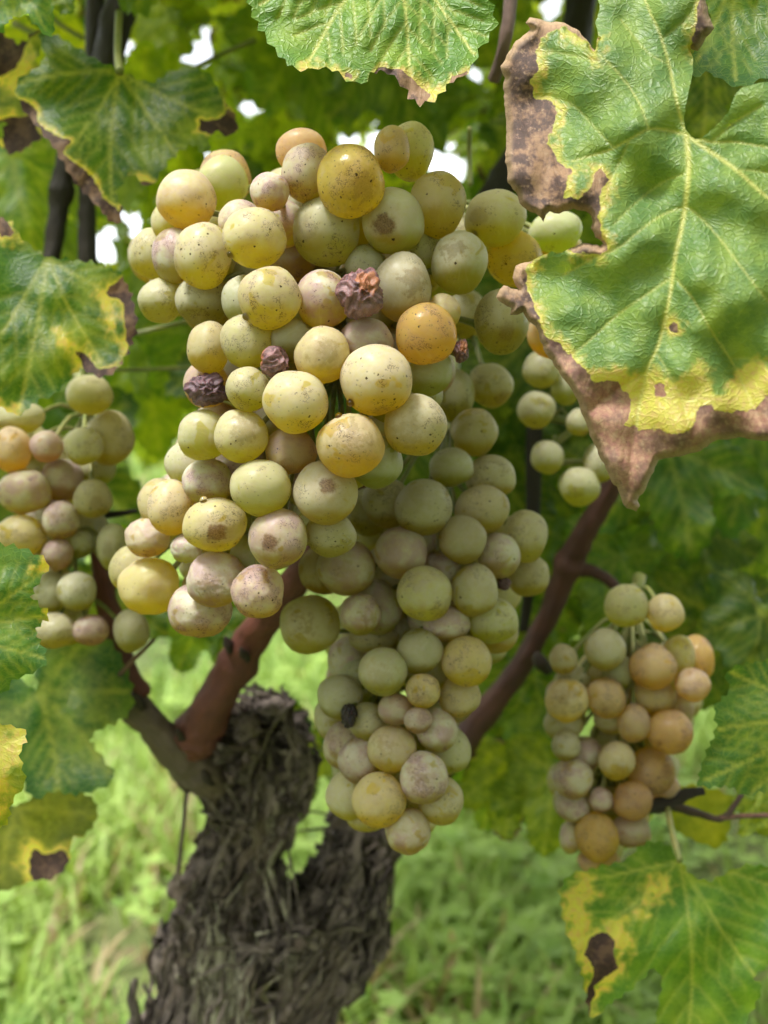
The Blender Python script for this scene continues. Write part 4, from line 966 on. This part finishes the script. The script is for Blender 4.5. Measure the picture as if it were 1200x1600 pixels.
LOWER = """
483 976 48 47 gs
563 959 33 33 pws
663 927 44 44 y
625 863 41 41 p
741 922 37 42 g
723 842 39 38 G
541 888 45 44 ps
820 838 36 42 g
780 868 33 36 p
729 1033 39 40 y
598 1049 39 39 gs
592 1249 42 43 y
637 1298 35 38 pws
663 1216 38 41 ps
612 1170 38 37 ys
661 1079 28 28 yws
653 1125 22 21 m
588 950 40 43 p
655 1018 37 35 G
698 975 38 28 p
618 1108 28 25 m
576 1128 31 31 g
562 1188 35 35 m
683 1142 32 34 p
718 1088 34 32 g
546 1241 37 40 g
690 1252 34 38 g
700 1172 37 37 gh
541 1165 36 38 ph
532 1088 35 36 Gh
562 1068 35 38 G
546 1032 35 37 ph
524 1122 34 36 Gh
526 1104 18 14 B
545 1118 14 20 B
770 970 40 36 g
776 985 34 36 gh
648 846 34 34 ph
688 892 32 32 mh
583 995 38 26 G
628 982 34 34 Gh
574 1262 36 38 yh
506 890 38 40 Gh
826 900 32 34 Gh
787 912 10 12 K
760 1006 34 34 Gh
662 792 45 45 G
753 796 43 39 G
705 730 35 31 G
766 746 40 36 G
740 676 37 39 G
710 620 32 44 G
766 602 34 37 G
722 490 38 40 Gh
604 785 38 40 Gh
575 800 36 38 Gh
566 1002 34 36 Gh
"""
BEHIND = """
838 640 30 30 g
855 715 27 27 g
905 760 32 31 g
845 578 30 28 G
938 722 26 32 G
885 600 24 34 G
905 660 20 22 G
"""
RIGHTB = """
1020 1042 36 36 o
947 1091 30 33 os
885 1094 33 35 ys
1047 1143 36 34 br
963 1188 29 31 ys
933 1307 34 38 or
978 946 34 34 g
1040 958 30 30 g
946 1015 33 33 G
988 1252 31 32 br
939 1250 18 20 m
1018 1205 35 37 br
895 1217 32 32 p
915 1177 25 27 m
990 1130 26 30 b
1060 1025 26 33 y
1020 1088 36 30 y
1087 1030 28 38 br
880 1130 31 28 g
955 1125 28 22 y
985 1298 31 25 m
1003 1305 14 16 b
936 1345 34 20 b
895 1260 27 24 p
891 1308 17 26 p
880 1030 22 24 G
895 1060 28 20 G
1040 1232 24 24 b
1082 1070 28 26 b
885 1165 22 24 G
965 1050 24 30 G
1062 1110 22 26 b
"""
LEFTB = """
18 703 30 37 y
38 768 40 36 p
32 838 39 34 y
97 750 34 33 m
95 812 31 28 ps
73 698 26 25 m
130 697 30 30 g
172 685 38 43 G
145 780 29 32 G
120 923 31 31 G
80 925 28 32 G
140 617 36 31 G
90 866 24 25 m
126 850 21 22 G
85 985 36 28 G
142 985 28 24 m
205 985 28 34 G
178 855 27 38 G
30 652 40 26 G
150 730 30 30 G
60 860 26 30 G
50 930 30 34 G
"""
bunch('grape_bunch', 'largest sharpest bunch of pale gold grapes hanging over the stout cane', FRONT, lambda x, y: .262+.00000045*((x-520)**2)+.00000010*((y-560)**2), 120, 1, (640, 320, .33))
bunch('grape_bunch', 'long tapering bunch of dusty green grapes hanging right of the trunk head', LOWER, lambda x, y: .315+.0000008*((x-640)**2)+.02*max(0, (830-y))/200*(x > 560), 80, 2, (720, 440, .38))
bunch('grape_bunch', 'few small round green grapes in deep shade under the scorched leaf', BEHIND, lambda x, y: .385, 0, 3, (900, 520, .41))
bunch('grape_bunch', 'loose bunch of amber and rosy grapes below the dark cane fork', RIGHTB, lambda x, y: .375, 70, 4, (1000, 900, .41), rfill=30)
bunch('grape_bunch', 'shaded bunch of dull grapes cut by the left edge behind the cane', LEFTB, lambda x, y: .365, 60, 5, (120, 560, .42), rfill=34)

# ------------------------------------------------------------------ vines of the next row, plus unseen vines added to block light
def far_vine(x, y, h, w_, seed, label):
    r = random.Random(seed); rt = root('grape_vine', label, 'grape vine', (x, y, 0), 'vines of the next row' if y > 1 else 'vines of the row behind the photographer')
    parts = [tube(catmull(np.array([(0, 0, 0), (.03, .02, h*.25), (-.03, 0, h*.5)]), 4), np.linspace(.05, .03, 9), 8, wob=.4, seed=seed)]
    for k in range(5):
        a = r.uniform(0, 6.28); parts.append(tube(catmull(np.array([(-.03, 0, h*.5), (.15*math.cos(a), .15*math.sin(a), h*.7), (.4*w_*math.cos(a), .4*w_*math.sin(a), h*1.0)]), 4), np.linspace(.014, .006, 9), 6))
    v, f = join(parts); me = mesh('trunk', v, f); attr(me, 'pale', [0]*len(v)); attr(me, 'flow', [0]*len(v)); vattr(me, 'fib', np.array(v)*[1, 1, .1]); link('trunk', me, rt, BARK)
    V = []; Fc = []; VN = []
    ol0 = np.array(unit_outline(seed))
    for k in range(420):
        q = Vector((r.gauss(0, .42*w_), r.gauss(0, .3*w_), h*.72+r.gauss(0, .22*h))); s = r.uniform(.05, .085)
        if q.z < h*.25: continue
        M = Matrix.Translation(q) @ Matrix.Rotation(r.uniform(0, 6.28), 4, 'Z') @ Matrix.Rotation(R(r.gauss(60, 30)), 4, 'X') @ Matrix.Rotation(r.gauss(0, .5), 4, 'Z') @ Matrix.Diagonal((s, s, s, 1))
        o = len(V); V.append(M @ Vector((0, 0, 0)));
        for a in ol0: V.append(M @ Vector((a[0], a[1], -.25*a[0]**2)))
        m = len(ol0); Fc += [(o, o+1+i, o+1+(i+1) % m) for i in range(m)]
    me = mesh('foliage', V, Fc); attr(me, 'vein', [0]*len(V)); attr(me, 'brown', [0]*len(V)); attr(me, 'yellow', [0]*len(V))
    ul = me.uv_layers.new(name='UV'); co = np.array([tuple(v) for v in V]); li = np.zeros(len(me.loops), int); me.loops.foreach_get('vertex_index', li); ul.data.foreach_set('uv', (co[li][:, [0, 2]]*8).astype(np.float32).ravel())
    o = link('foliage', me, rt, LEAF); o['kind'] = 'stuff'; o['tint'] = r.choice([(.10, .19, .035), (.14, .22, .04), (.17, .23, .04)]); o['dark'] = 0.; o['relief'] = .2
k = 0
LB = ['leafy vine of the next row seen through the gap left of the big bunch', 'leafy vine of the next row behind the left bunch', 'leafy vine of the next row behind the hanging long bunch', 'leafy vine of the next row behind the dark cane fork', 'leafy vine of the next row behind the right bunch']
for i, x in enumerate((-1.05, -2.1, 0.0, 1.1, 2.1)):
    far_vine(x, 4.2+.3*math.sin(i*2), 0.80, 1.15, 60+i, LB[i])

k0 = 0
for i, x in enumerate((-1.0, -.1, .8, 1.8)):  # unseen vines added at the camera's back to cut flat low light
    far_vine(x, -1.15+.1*(i % 2), 1.35, 1.2, 70+i, ['leafy vine of the row at the photographer\'s back, at its left end', 'leafy vine of the row at the photographer\'s back, straight behind', 'leafy vine of the row at the photographer\'s back, third along', 'leafy vine of the row at the photographer\'s back, at its right end'][i])
for i, x in enumerate((-1.05, 1.05)):  # one unseen vine added each side to darken the gaps between berries
    far_vine(x*1.12, .35, 1.05, .75, 80+i, ['neighbouring vine of the same row beyond the left edge', 'neighbouring vine of the same row beyond the right edge'][i])
